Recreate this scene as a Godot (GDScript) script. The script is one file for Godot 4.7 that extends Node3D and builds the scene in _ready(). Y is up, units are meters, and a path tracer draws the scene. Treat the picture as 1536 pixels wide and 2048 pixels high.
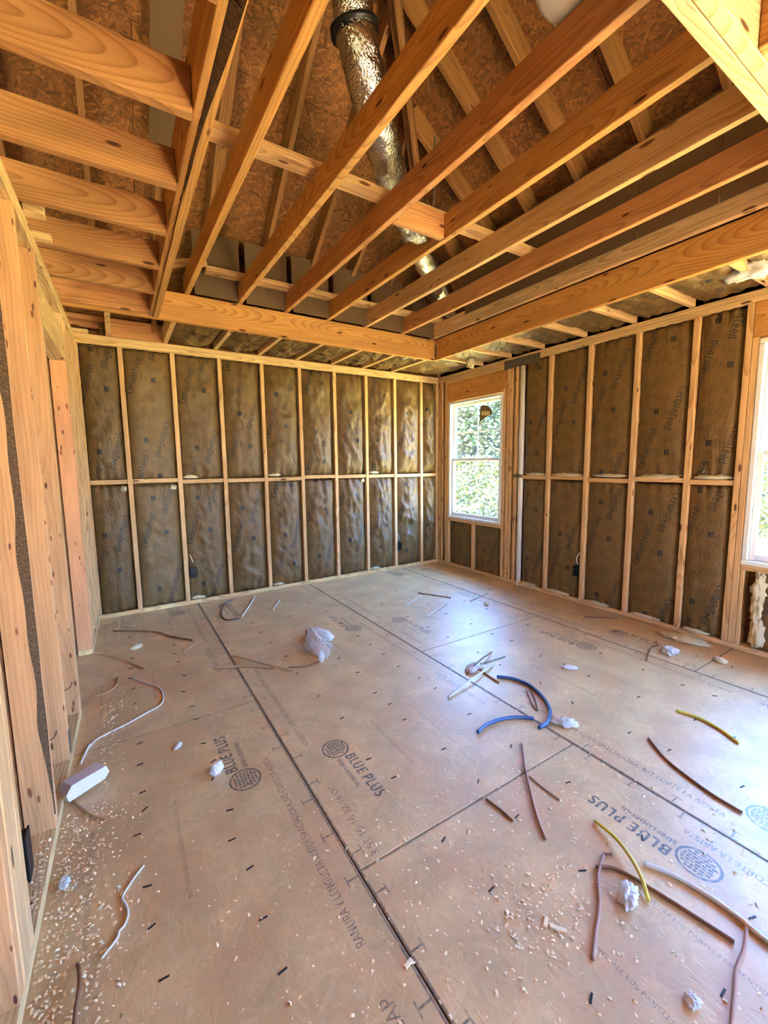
extends Node3D
# A room in a timber-framed house under construction: open studs, kraft-faced batts, a framed tray ceiling and a hip roof over it.
const H := 2.364            # underside of the top plates
const RA := 2.52            # roof: underside of the rafters is RA + RM * distance in from the wall
const RM := 0.73
var rng := RandomNumberGenerator.new()
var taken := {}
var M := {}                 # materials
var wood_tex := []
var wood_bump: Texture2D

# ------------------------------------------------------------------ naming
func numbered(called: String) -> String:
	if not taken.has(called):
		taken[called] = 0
		return called
	taken[called] += 1
	return "%s_%03d" % [called, taken[called]]

func tag(o: Node3D, label: String, category: String, group := "", kind := "") -> Node3D:
	o.set_meta("label", label)
	o.set_meta("category", category)
	if group != "": o.set_meta("group", group)
	if kind != "": o.set_meta("kind", kind)
	return o

func root(called: String, at := Vector3.ZERO) -> Node3D:
	var o := Node3D.new()
	o.name = numbered(called)
	o.position = at
	add_child(o)
	return o

func setting(called: String, label: String, category: String) -> Node3D:
	return tag(root(called), label, category, "", "structure")

func put(parent: Node3D, called: String, mesh: Mesh, mat: Material) -> MeshInstance3D:
	var o := MeshInstance3D.new()
	o.mesh = mesh
	if mat: o.material_override = mat
	if parent == null or parent == self:
		o.name = numbered(called)
		add_child(o)
	else:
		o.name = called
		parent.add_child(o, true)
	return o

# ------------------------------------------------------------------ mesh building
class Mb:
	var v := PackedVector3Array()
	var n := PackedVector3Array()
	var t := PackedVector2Array()
	func tri(a: Vector3, b: Vector3, c: Vector3, nn: Vector3, ua: Vector2, ub: Vector2, uc: Vector2) -> void:
		if (b - a).cross(c - a).dot(nn) > 0.0:
			v.append_array([a, c, b]); t.append_array([ua, uc, ub])
		else:
			v.append_array([a, b, c]); t.append_array([ua, ub, uc])
		n.append_array([nn, nn, nn])
	func quad(a: Vector3, b: Vector3, c: Vector3, d: Vector3, nn: Vector3, ua: Vector2, ub: Vector2, uc: Vector2, ud: Vector2) -> void:
		tri(a, b, c, nn, ua, ub, uc); tri(a, c, d, nn, ua, uc, ud)
	func done() -> ArrayMesh:
		var a := []
		a.resize(Mesh.ARRAY_MAX)
		a[Mesh.ARRAY_VERTEX] = v; a[Mesh.ARRAY_NORMAL] = n; a[Mesh.ARRAY_TEX_UV] = t
		var m := ArrayMesh.new()
		m.add_surface_from_arrays(Mesh.PRIMITIVE_TRIANGLES, a)
		return m

# a smooth grid of points, both rows and columns; normals by difference
func grid(p: Array, uv: Array, closed := false) -> ArrayMesh:
	var st := SurfaceTool.new()
	st.begin(Mesh.PRIMITIVE_TRIANGLES)
	st.set_smooth_group(0)
	var rows := p.size()
	var cols: int = p[0].size()
	for i in rows:
		for j in cols:
			st.set_uv(uv[i][j])
			st.add_vertex(p[i][j])
	for i in rows - 1:
		for j in cols - 1:
			var a := i * cols + j
			for k in [a, a + 1, a + cols, a + 1, a + cols + 1, a + cols]: st.add_index(k)
	st.generate_normals()
	return st.commit()

func box_mesh(size: Vector3, ch := 0.003, uoff := Vector2.ZERO, tex := Vector2(0.25, 2.0)) -> ArrayMesh:
	var m := Mb.new()
	var h := size / 2.0
	ch = minf(ch, minf(h.x, minf(h.y, h.z)) * 0.4)
	var long := size.max_axis_index()
	var shift := [rng.randf(), rng.randf(), rng.randf()]
	var uvf := func(p: Vector3, axis: int) -> Vector2:
		var o := [0, 1, 2]
		o.erase(axis)
		if axis == long:
			return Vector2(p[o[0]] / tex.x, p[o[1]] / tex.y * 3.0) + uoff
		var across: int = o[0] if o[1] == long else o[1]
		var part := minf(size[across] / tex.x, 1.0)
		return Vector2((p[across] / size[across] + 0.5) * part + shift[axis] * (1.0 - part), p[long] / tex.y + uoff.y)
	for k in 3:
		var a := (k + 1) % 3
		var b := (k + 2) % 3
		for s in [-1.0, 1.0]:
			var q := []
			for c in [[-1, -1], [1, -1], [1, 1], [-1, 1]]:
				var p := Vector3.ZERO
				p[k] = s * h[k]; p[a] = c[0] * (h[a] - ch); p[b] = c[1] * (h[b] - ch)
				q.append(p)
			var nn := Vector3.ZERO
			nn[k] = s
			m.quad(q[0], q[1], q[2], q[3], nn, uvf.call(q[0], k), uvf.call(q[1], k), uvf.call(q[2], k), uvf.call(q[3], k))
	for k in 3:                     # chamfers along axis k
		var a := (k + 1) % 3
		var b := (k + 2) % 3
		for s in [-1.0, 1.0]:
			for r in [-1.0, 1.0]:
				var q := []
				for e in [-1.0, 1.0]:
					for w in 2:
						var p := Vector3.ZERO
						p[k] = e * (h[k] - ch)
						p[a] = s * (h[a] - (ch if w == 0 else 0.0))
						p[b] = r * (h[b] - (0.0 if w == 0 else ch))
						q.append(p)
				var nn := Vector3.ZERO
				nn[a] = s; nn[b] = r
				nn = nn.normalized()
				m.quad(q[0], q[1], q[3], q[2], nn, uvf.call(q[0], b), uvf.call(q[1], b), uvf.call(q[3], b), uvf.call(q[2], b))
	return m.done()

func off() -> Vector2:
	return Vector2(rng.randf(), rng.randf())

# a piece of lumber: lo and hi corners
func board(parent: Node3D, called: String, lo: Vector3, hi: Vector3, mat: Material, ch := 0.003) -> MeshInstance3D:
	var size := (hi - lo).abs()
	var o := put(parent, called, box_mesh(size, ch, off()), mat)
	o.position = (lo + hi) / 2.0
	return o

# lumber along a slanted line: from a to b is the middle of its lower face, up is the direction its height points
func slant(parent: Node3D, called: String, a: Vector3, b: Vector3, wide: float, high: float, mat: Material, up := Vector3.UP) -> MeshInstance3D:
	var z := (b - a).normalized()
	var x := up.cross(z).normalized()
	var y := z.cross(x)
	var o := put(parent, called, box_mesh(Vector3(wide, high, a.distance_to(b)), 0.003, off()), mat)
	o.transform = Transform3D(Basis(x, y, z), (a + b) / 2.0 + y * high / 2.0)
	return o

# lumber with a waney, barky corner (at +x, +z of its section); length runs along +y, cut(t) is the size of the missing corner
func wane_board(parent: Node3D, called: String, at: Transform3D, size: Vector3, cut: Callable, mat: Material, bark: Material) -> void:
	var m := Mb.new()
	var bk := Mb.new()
	var steps := 90
	var o := off()
	var prev := []
	var h := size / 2.0
	for i in steps + 1:
		var t := i / float(steps)
		var y := (t - 0.5) * size.y
		var c: float = maxf(cut.call(t), 0.001)
		var sec := [Vector3(-h.x, y, -h.z), Vector3(-h.x, y, h.z), Vector3(h.x - c, y, h.z), Vector3(h.x, y, h.z - c), Vector3(h.x, y, -h.z)]
		if i > 0:
			for k in 5:
				var a: Vector3 = prev[k]
				var b: Vector3 = prev[(k + 1) % 5]
				var d: Vector3 = sec[k]
				var e: Vector3 = sec[(k + 1) % 5]
				var nn := Vector3(0, 1, 0).cross(e - d).normalized()
				if nn.dot((d + e) / 2.0 - Vector3(0, y, 0)) < 0.0: nn = -nn
				if k == 2 and c > 0.004:
					var mid0 := (a + b) / 2.0 + nn * rng.randf_range(-0.002, 0.006)
					var mid1 := (d + e) / 2.0 + nn * rng.randf_range(-0.002, 0.006)
					bk.quad(a, mid0, mid1, d, nn, Vector2(0, t * 8), Vector2(0.5, t * 8), Vector2(0.5, t * 8 + 0.2), Vector2(0, t * 8 + 0.2))
					bk.quad(mid0, b, e, mid1, nn, Vector2(0.5, t * 8), Vector2(1, t * 8), Vector2(1, t * 8 + 0.2), Vector2(0.5, t * 8 + 0.2))
				else:
					var u := func(p: Vector3) -> Vector2: return Vector2((p.x + p.z) / 0.25, p.y / 2.0) + o
					m.quad(a, b, e, d, nn, u.call(a), u.call(b), u.call(e), u.call(d))
		prev = sec
	for s in [-1.0, 1.0]:
		var y: float = s * h.y
		m.quad(Vector3(-h.x, y, -h.z), Vector3(-h.x, y, h.z - 0.03), Vector3(h.x, y, h.z - 0.03), Vector3(h.x, y, -h.z), Vector3(0, s, 0), o, o + Vector2(0.2, 0), o + Vector2(0.2, 0.02), o + Vector2(0, 0.02))
	var w := put(parent, called, m.done(), mat)
	w.transform = at
	put(w, "bark_edge", bk.done(), bark).set_meta("label", "dark bark left on the waney edge")

func smooth(pts: PackedVector3Array, per := 6) -> PackedVector3Array:
	var out := PackedVector3Array()
	for i in pts.size() - 1:
		var a := pts[maxi(i - 1, 0)]
		var d := pts[mini(i + 2, pts.size() - 1)]
		for k in per:
			out.append(pts[i].cubic_interpolate(pts[i + 1], a, d, k / float(per)))
	out.append(pts[pts.size() - 1])
	return out

func tube_mesh(path: PackedVector3Array, r: float, sides := 7, flat := 1.0, rough := 0.0, noise: FastNoiseLite = null) -> ArrayMesh:
	var p := []
	var uv := []
	var x := Vector3.ZERO
	var total := 0.0
	for i in path.size():
		var dir := (path[mini(i + 1, path.size() - 1)] - path[maxi(i - 1, 0)]).normalized()
		if x == Vector3.ZERO:
			x = dir.cross(Vector3.UP if absf(dir.y) < 0.9 else Vector3.RIGHT).normalized()
		x = (x - dir * x.dot(dir)).normalized()
		var y := dir.cross(x)
		var row := []
		var ur := []
		if i > 0: total += path[i].distance_to(path[i - 1])
		for j in sides + 1:
			var ang := TAU * j / sides
			var rr := r
			if noise: rr += rough * noise.get_noise_3d(cos(ang) * 30.0, sin(ang) * 30.0, total * 260.0)
			row.append(path[i] + (x * cos(ang) + y * sin(ang) * flat) * rr)
			ur.append(Vector2(j / float(sides), total / (TAU * r)))
		p.append(row); uv.append(ur)
	for e in [0, p.size() - 1]:      # close the ends
		var c: Vector3 = path[0] if e == 0 else path[path.size() - 1]
		var row := []
		var ur := []
		for j in sides + 1: row.append(c); ur.append(Vector2.ZERO)
		if e == 0: p.push_front(row); uv.push_front(ur)
		else: p.append(row); uv.append(ur)
	return grid(p, uv)

# a torn, lumpy scrap: a squashed sphere pushed about by noise
func lump_mesh(size: Vector3, seed_: int, amount := 0.35, n := 14) -> ArrayMesh:
	var f := FastNoiseLite.new()
	f.seed = seed_
	f.frequency = 0.9
	f.fractal_octaves = 4
	var k1 := (size / minf(size.x, minf(size.y, size.z))).clamp(Vector3.ONE, Vector3.ONE * 5.0)
	var p := []
	var uv := []
	for i in n + 1:
		var row := []
		var ur := []
		for j in n * 2 + 1:
			var th := PI * i / n
			var ph := TAU * j / (n * 2)
			var d := Vector3(sin(th) * cos(ph), cos(th), sin(th) * sin(ph))
			var q := d * (1.0 + amount * 0.9 * f.get_noise_3dv(d * k1 * 1.1) + amount * 0.35 * f.get_noise_3dv(d * k1 * 3.1)) * size / 2.0
			q.y = maxf(q.y, -size.y * 0.42)
			row.append(q)
			ur.append(Vector2(j / float(n), i / float(n)))
		p.append(row); uv.append(ur)
	return grid(p, uv)

# a flat outline (x, y) given thickness along z
func slab_mesh(outline: PackedVector2Array, thick: float, tex := 1.0, uoff := Vector2.ZERO) -> ArrayMesh:
	var m := Mb.new()
	var idx := Geometry2D.triangulate_polygon(outline)
	for s in [0.0, 1.0]:
		for i in range(0, idx.size(), 3):
			var q := []
			for k in 3: q.append(Vector3(outline[idx[i + k]].x, outline[idx[i + k]].y, s * thick))
			m.tri(q[0], q[1], q[2], Vector3(0, 0, -1 if s == 0.0 else 1), outline[idx[i]] / tex + uoff, outline[idx[i + 1]] / tex + uoff, outline[idx[i + 2]] / tex + uoff)
	var c := Vector2.ZERO
	for p in outline: c += p / outline.size()
	for i in outline.size():
		var a := outline[i]
		var b := outline[(i + 1) % outline.size()]
		var nn := Vector3(b.y - a.y, a.x - b.x, 0).normalized()
		if nn.dot(Vector3(a.x + b.x - 2 * c.x, a.y + b.y - 2 * c.y, 0)) < 0.0: nn = -nn
		m.quad(Vector3(a.x, a.y, 0), Vector3(b.x, b.y, 0), Vector3(b.x, b.y, thick), Vector3(a.x, a.y, thick), nn, a / tex, b / tex, b / tex, a / tex)
	return m.done()

# ------------------------------------------------------------------ textures
func ink_text(mask: Image, text: String, cap: float, at: Vector2, dir: Vector2, up: Vector2, value := 1.0, bold := false, stretch := 1.0) -> void:
	var tm := TextMesh.new()
	var f := SystemFont.new()
	f.font_names = PackedStringArray(["Droid Sans"])
	if bold: f.font_weight = 700
	tm.font = f
	tm.font_size = 64
	tm.pixel_size = 1.0 / 46.0
	tm.depth = 0.0
	tm.horizontal_alignment = HORIZONTAL_ALIGNMENT_LEFT
	tm.vertical_alignment = VERTICAL_ALIGNMENT_BOTTOM
	tm.text = text
	var arr := tm.get_mesh_arrays()
	if arr.is_empty() or arr[Mesh.ARRAY_VERTEX] == null: return
	var vs: PackedVector3Array = arr[Mesh.ARRAY_VERTEX]
	var idx = arr[Mesh.ARRAY_INDEX]
	var cnt: int = idx.size() if idx != null else vs.size()
	for i in range(0, cnt, 3):
		var q := []
		for k in 3:
			var p: Vector3 = vs[idx[i + k]] if idx != null else vs[i + k]
			q.append(at + dir * p.x * cap * stretch + up * p.y * cap)
		fill_tri(mask, q[0], q[1], q[2], value)

func fill_tri(im: Image, a: Vector2, b: Vector2, c: Vector2, value: float) -> void:
	var y0 := int(floor(minf(a.y, minf(b.y, c.y))))
	var y1 := int(ceil(maxf(a.y, maxf(b.y, c.y))))
	var col := Color(value, value, value)
	for y in range(maxi(y0, 0), mini(y1 + 1, im.get_height())):
		var lo := 1e9
		var hi := -1e9
		var yc := y + 0.5
		for e in [[a, b], [b, c], [c, a]]:
			var p: Vector2 = e[0]
			var r: Vector2 = e[1]
			if (p.y <= yc) != (r.y <= yc):
				var x := p.x + (yc - p.y) / (r.y - p.y) * (r.x - p.x)
				lo = minf(lo, x); hi = maxf(hi, x)
		if hi >= lo:
			var x0 := int(round(lo))
			var w := maxi(int(round(hi)) - x0, 1 if hi - lo > 0.4 else 0)
			if w > 0: im.fill_rect(Rect2i(x0, y, w, 1), col)

func ink_line(im: Image, a: Vector2, b: Vector2, w: float, value := 1.0) -> void:
	var s := (b - a).normalized().orthogonal() * w / 2.0
	fill_tri(im, a + s, b + s, b - s, value)
	fill_tri(im, a + s, b - s, a - s, value)

func ink_ring(im: Image, c: Vector2, r: float, w: float, value := 1.0) -> void:
	for k in 40:
		ink_line(im, c + Vector2.from_angle(TAU * k / 40) * r, c + Vector2.from_angle(TAU * (k + 1.15) / 40) * r, w, value)

func noise(freq: float, seed_: int, oct := 3, kind := FastNoiseLite.TYPE_SIMPLEX_SMOOTH) -> FastNoiseLite:
	var f := FastNoiseLite.new()
	f.noise_type = kind
	f.frequency = freq
	f.seed = seed_
	f.fractal_octaves = oct
	return f

# flat-sawn softwood: rings of a slightly tilted cone, with knots; 0.25 m across, 2 m along
func wood_texture(seed_: int, slope: float, knots: int, contrast := 1.0, kmin := 4.0, kmax := 8.5) -> Array:
	var w := 256
	var h := 1024
	var r := RandomNumberGenerator.new()
	r.seed = seed_
	var nl := noise(0.0022, seed_, 2)
	var nf := noise(0.35, seed_ + 5, 2)
	var nb := noise(0.012, seed_ + 9, 2)
	var ks := []
	for k in knots: ks.append([Vector2(r.randf_range(0, w), r.randf_range(96, h - 96)), r.randf_range(kmin, kmax), r.randf_range(0.5, 1.0)])
	var data := PackedByteArray()
	data.resize(w * h * 3)
	var hd := PackedByteArray()
	hd.resize(w * h)
	var cx := w * r.randf_range(0.35, 0.65)
	var at := 0
	for y in h:
		var ca := h / TAU * cos(TAU * y / h)
		var sa := h / TAU * sin(TAU * y / h)
		var base := 46.0 + absf(fposmod(y + seed_ * 131.0, float(h)) - h / 2.0) * slope + 26.0 * nl.get_noise_2d(ca * 0.7, sa * 0.7 + 700.0)
		var near := []
		for k in ks:
			if absf(y - k[0].y) < 95.0: near.append(k)
		# (ca, sa) goes once round a circle, so the grain repeats without a seam
		for x in w:
			var dx := (x - cx) * 0.95
			var ring := sqrt(dx * dx + base * base) + 9.0 * nl.get_noise_3d(x * 2.5, ca * 0.55, sa * 0.55)
			var dark := 0.0
			for k in near:
				var kx: float = absf(x - k[0].x)
				kx = minf(kx, w - kx)
				var ky: float = (y - k[0].y) * 0.55
				var d := sqrt(kx * kx + ky * ky)
				var kr: float = k[1]
				ring += 16.0 * kr / 8.0 * exp(-d / (kr * 1.7))
				if d < kr * 1.6:
					dark = maxf(dark, k[2] * clampf((kr * 1.35 - d) / (kr * 0.5), 0.0, 1.0))
			var f := fposmod(ring / 10.5, 1.0)
			var late := f * f * f * (1.0 if f < 0.93 else (1.0 - f) / 0.07)
			var fib := nf.get_noise_3d(x * 1.2, ca * 0.035, sa * 0.035)
			var v := 0.97 - 0.20 * contrast * late + 0.075 * fib + 0.10 * nb.get_noise_3d(x * 1.5, ca * 0.3, sa * 0.3)
			v *= 1.0 - 0.62 * dark
			data[at * 3] = int(clampf(v * 1.0, 0, 1) * 255)
			data[at * 3 + 1] = int(clampf(v - 0.06 * contrast * late - 0.12 * dark - 0.01, 0, 1) * 255)
			data[at * 3 + 2] = int(clampf(v - 0.12 * contrast * late - 0.16 * dark - 0.02, 0, 1) * 255)
			hd[at] = int(clampf(0.6 - 0.3 * late + 0.3 * fib, 0, 1) * 255)
			at += 1
	var im := Image.create_from_data(w, h, false, Image.FORMAT_RGB8, data)
	var hm := Image.create_from_data(w, h, false, Image.FORMAT_L8, hd)
	return [ImageTexture.create_from_image(im), ImageTexture.create_from_image(hm)]

# oriented strand board: flakes laid over one another
func osb_texture(size: int, flakes: int, seed_: int, lo: Color, hi: Color, long: float) -> Array:
	var r := RandomNumberGenerator.new()
	r.seed = seed_
	var im := Image.create(size, size, false, Image.FORMAT_RGB8)
	var hm := Image.create(size, size, false, Image.FORMAT_L8)
	im.fill(lo.lerp(hi, 0.4))
	for k in flakes:
		var c := Vector2(r.randf() * size, r.randf() * size)
		var ang := r.randfn(0.0, 0.75) + (PI / 2.0 if r.randf() < 0.25 else 0.0)
		var l := r.randf_range(0.4, 1.0) * long
		var wd := l * r.randf_range(0.1, 0.33)
		var col := lo.lerp(hi, clampf(r.randfn(0.5, 0.27), 0, 1))
		var d := Vector2.from_angle(ang) * l / 2.0
		var s := Vector2.from_angle(ang + PI / 2.0) * wd / 2.0
		var tall := r.randf_range(0.3, 0.8)
		for ox in [-size, 0, size]:
			for oy in [-size, 0, size]:
				var cc: Vector2 = c + Vector2(ox, oy)
				if cc.x < -l or cc.y < -l or cc.x > size + l or cc.y > size + l: continue
				fill_col(im, hm, cc - d - s * 0.6, cc - d * 0.9 + s, cc + d + s * 0.7, col, tall)
				fill_col(im, hm, cc - d - s * 0.6, cc + d + s * 0.7, cc + d * 0.93 - s, col, tall)
	return [im, hm]

func fill_col(im: Image, hm: Image, a: Vector2, b: Vector2, c: Vector2, col: Color, tall: float) -> void:
	var y0 := int(floor(minf(a.y, minf(b.y, c.y))))
	var y1 := int(ceil(maxf(a.y, maxf(b.y, c.y))))
	for y in range(maxi(y0, 0), mini(y1 + 1, im.get_height())):
		var lo := 1e9
		var hi := -1e9
		var yc := y + 0.5
		for e in [[a, b], [b, c], [c, a]]:
			var p: Vector2 = e[0]
			var q: Vector2 = e[1]
			if (p.y <= yc) != (q.y <= yc):
				var x := p.x + (yc - p.y) / (q.y - p.y) * (q.x - p.x)
				lo = minf(lo, x); hi = maxf(hi, x)
		if hi - lo >= 0.5:
			im.fill_rect(Rect2i(int(lo), y, int(hi - lo) + 1, 1), col)
			hm.fill_rect(Rect2i(int(lo), y, int(hi - lo) + 1, 1), Color(tall, tall, tall))

# kraft paper 0.38 m wide, 0.85 m to the repeat, with its print
func kraft_texture() -> ImageTexture:
	var w := 512
	var h := 1146
	var s := 512 / 0.38
	var mask := Image.create(w, h, false, Image.FORMAT_L8)
	var d1 := Vector2(cos(deg_to_rad(73)), -sin(deg_to_rad(73)))
	var u1 := Vector2(-sin(deg_to_rad(73)), -cos(deg_to_rad(73)))
	for wrap in [0, -h]:
		ink_text(mask, "CertainTeed", 0.051 * s, Vector2(0.078 * s, h - 0.06 * s + wrap), d1, u1, 0.9, false, 0.86)
		ink_text(mask, "CertainTeed", 0.051 * s, Vector2(0.285 * s, h - 0.70 * s + wrap), -d1, -u1, 0.9, false, 0.86)
		ink_line(mask, Vector2(0.12 * s, h - 0.02 * s + wrap), Vector2(0.12 * s, h - 0.02 * s + wrap) + d1 * 0.36 * s, 2.0, 0.5)
		ink_line(mask, Vector2(0.245 * s, h - 0.71 * s + wrap), Vector2(0.245 * s, h - 0.71 * s + wrap) - d1 * 0.34 * s, 2.0, 0.5)
		for q in [Vector2(0.235, 0.20), Vector2(0.145, 0.52)]:
			var c := Vector2(q.x * s, h - q.y * s + wrap)
			mask.fill_rect(Rect2i(int(c.x - 24), int(c.y - 27), 48, 54), Color(0.85, 0.85, 0.85))
			mask.fill_rect(Rect2i(int(c.x - 11), int(c.y - 14), 30, 8), Color(0.2, 0.2, 0.2))
			mask.fill_rect(Rect2i(int(c.x - 11), int(c.y + 6), 30, 8), Color(0.2, 0.2, 0.2))
		for k in 7:                   # faint blocks of small print
			mask.fill_rect(Rect2i(int(0.17 * s), int(h - (0.26 + k * 0.013) * s + wrap), 60 + (k * 37) % 90, 3), Color(0.22, 0.22, 0.22))
			mask.fill_rect(Rect2i(int(0.05 * s), int(h - (0.58 + k * 0.013) * s + wrap), 60 + (k * 53) % 90, 3), Color(0.22, 0.22, 0.22))
	var nf := noise(0.3, 3, 3)
	var nb := noise(0.006, 4, 3)
	var mk := mask.get_data()
	var data := PackedByteArray()
	data.resize(w * h * 3)
	var at := 0
	var ink := Vector3(0.085, 0.115, 0.17)
	var paper := Vector3(0.43, 0.33, 0.18)
	for y in h:
		for x in w:
			var v := 1.0 + 0.07 * nf.get_noise_2d(x * 0.25, y) + 0.13 * nb.get_noise_2d(x, y)
			var k := minf(mk[at] / 255.0 * 1.12, 0.97)
			var c := (paper * v).lerp(ink, k)
			data[at * 3] = int(clampf(c.x, 0, 1) * 255)
			data[at * 3 + 1] = int(clampf(c.y, 0, 1) * 255)
			data[at * 3 + 2] = int(clampf(c.z, 0, 1) * 255)
			at += 1
	return ImageTexture.create_from_image(Image.create_from_data(w, h, false, Image.FORMAT_RGB8, data))

# one subfloor sheet, 1.215 x 2.436 m, with ruled edges, lettering and the round stamps
func floor_texture() -> Array:
	var w := 1024
	var h := 2048
	var s := 842.0
	var mask := Image.create(w, h, false, Image.FORMAT_L8)
	for side in [0, 1]:
		var e: float = 0.0 if side == 0 else 1.215
		var inn: float = 1.0 if side == 0 else -1.0        # into the sheet
		var up := Vector2(inn, 0)
		var dir := Vector2(0, inn)
		ink_line(mask, Vector2((e + inn * 0.0025) * s, 0), Vector2((e + inn * 0.0025) * s, h), 5.0, 0.7)
		for k in 13:
			var z := 0.09 + k * 0.19
			if k % 4 == 3: continue
			ink_line(mask, Vector2(e * s, z * s), Vector2((e + inn * 0.045) * s, z * s), 5.0, 0.8)
			ink_line(mask, Vector2((e + inn * 0.045) * s, (z - 0.02) * s), Vector2((e + inn * 0.045) * s, (z + 0.02) * s), 4.0, 0.6)
		var o := func(x: float, z: float) -> Vector2:
			return Vector2((e + inn * x) * s, (z if side == 0 else 2.436 - z) * s)
		ink_text(mask, "RANURA Y LENGUETA AUTOESPACIADORA, NO CORTE LA ARISTA", 0.027 * s, o.call(0.072, 1.02 if side == 1 else 0.84), dir, up, 0.9, false, 0.84)
		if side == 0: ink_text(mask, "3 ST 16-16 32-16 OC", 0.03 * s, o.call(0.105, 2.42), -dir, -up, 0.75)
		if side == 1: ink_text(mask, "DO NOT CLOSE GAP", 0.034 * s, o.call(0.075, 0.47), dir, up, 0.7)
		var c: Vector2 = o.call(0.205, 1.845)
		ink_ring(mask, c, 0.062 * s, 7.0, 1.0)
		for k in range(-1, 6):                                  # worn stamp inside the ring
			var yy := (k - 2) * 0.0142
			var half := sqrt(0.051 * 0.051 - yy * yy)
			var g := -half
			while g < half - 0.008:
				var l := 0.006 + 0.006 * ((k * 7 + int(g * 900)) % 3 + 3) / 3.0
				ink_line(mask, c + Vector2(yy, g) * s, c + Vector2(yy + 0.003, minf(g + l, half)) * s, 8.5, 0.95)
				g += l + 0.0035
		ink_text(mask, "BLUE PLUS", 0.052 * s, o.call(0.20, 1.912), dir, up, 1.0, true, 0.80)
		ink_text(mask, "SUBFLOORING", 0.019 * s, o.call(0.168, 1.918), dir, up, 0.95, true, 1.05)
	for row in [0.455, 0.725]:
		ink_text(mask, "INSTALE LOS PANELES EN SENTIDO PERPENDICULAR", 0.014 * s, Vector2(row * s, 0.55 * s), Vector2(0, 1), Vector2(1, 0), 0.6)
		ink_text(mask, "NAIL PANELS 6 IN. ON CENTER AT EDGES", 0.015 * s, Vector2(row * s, 1.75 * s), Vector2(0, 1), Vector2(1, 0), 0.6)
	for z in [0.0025, 2.4335]:
		ink_line(mask, Vector2(0, z * s), Vector2(w, z * s), 3.0, 0.6)
	var ob := osb_texture(1024, 5200, 77, Color(0.77, 0.63, 0.43), Color(0.895, 0.77, 0.565), 70.0)
	var base: Image = ob[0]
	var bd := base.get_data()
	var nb := noise(0.004, 14, 4)
	var nw := noise(0.05, 15, 3)
	var ns := noise(0.0028, 21, 3)
	var mk := mask.get_data()
	var data := PackedByteArray()
	data.resize(w * h * 3)
	var at := 0
	var ink := Vector3(0.24, 0.235, 0.235)
	for y in h:
		for x in w:
			var b := ((y % 1024) * 1024 + x) * 3
			var stain := ns.get_noise_2d(x, y)
			var v := 0.97 + 0.10 * nb.get_noise_2d(x, y)
			var c := Vector3(bd[b], bd[b + 1], bd[b + 2]) / 255.0 * 0.45 + Vector3(0.85, 0.715, 0.50) * 0.55
			c *= v
			c = c.lerp(Vector3(0.77, 0.60, 0.42), clampf(stain * 1.2, 0.0, 0.4))
			if mk[at] > 0:
				c = c.lerp(ink, mk[at] / 255.0 * clampf(0.72 + 0.6 * nw.get_noise_2d(x, y), 0.25, 0.9))
			data[at * 3] = int(clampf(c.x, 0, 1) * 255)
			data[at * 3 + 1] = int(clampf(c.y, 0, 1) * 255)
			data[at * 3 + 2] = int(clampf(c.z, 0, 1) * 255)
			at += 1
	return [ImageTexture.create_from_image(Image.create_from_data(w, h, false, Image.FORMAT_RGB8, data)), ImageTexture.create_from_image(ob[1])]

func plain(col: Color, rough := 0.8, metal := 0.0) -> StandardMaterial3D:
	var m := StandardMaterial3D.new()
	m.albedo_color = col
	m.roughness = rough
	m.metallic = metal
	return m

func wood(col: Color, k: int) -> StandardMaterial3D:
	var m := plain(col, 0.72)
	m.albedo_texture = wood_tex[k][0]
	m.heightmap_enabled = true
	m.heightmap_texture = wood_tex[k][1]
	m.heightmap_scale = 0.06
	return m

func noisy(col: Color, lo: float, freq: float, scale_: float, rough := 0.85) -> StandardMaterial3D:
	var m := plain(col, rough)
	var t := NoiseTexture2D.new()
	t.width = 256; t.height = 256; t.seamless = true
	t.noise = noise(freq, 11, 4)
	var g := Gradient.new()
	g.set_color(0, Color(lo, lo, lo)); g.set_color(1, Color(1, 1, 1))
	t.color_ramp = g
	m.albedo_texture = t
	m.uv1_triplanar = true
	m.uv1_scale = Vector3.ONE * scale_
	return m

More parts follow.
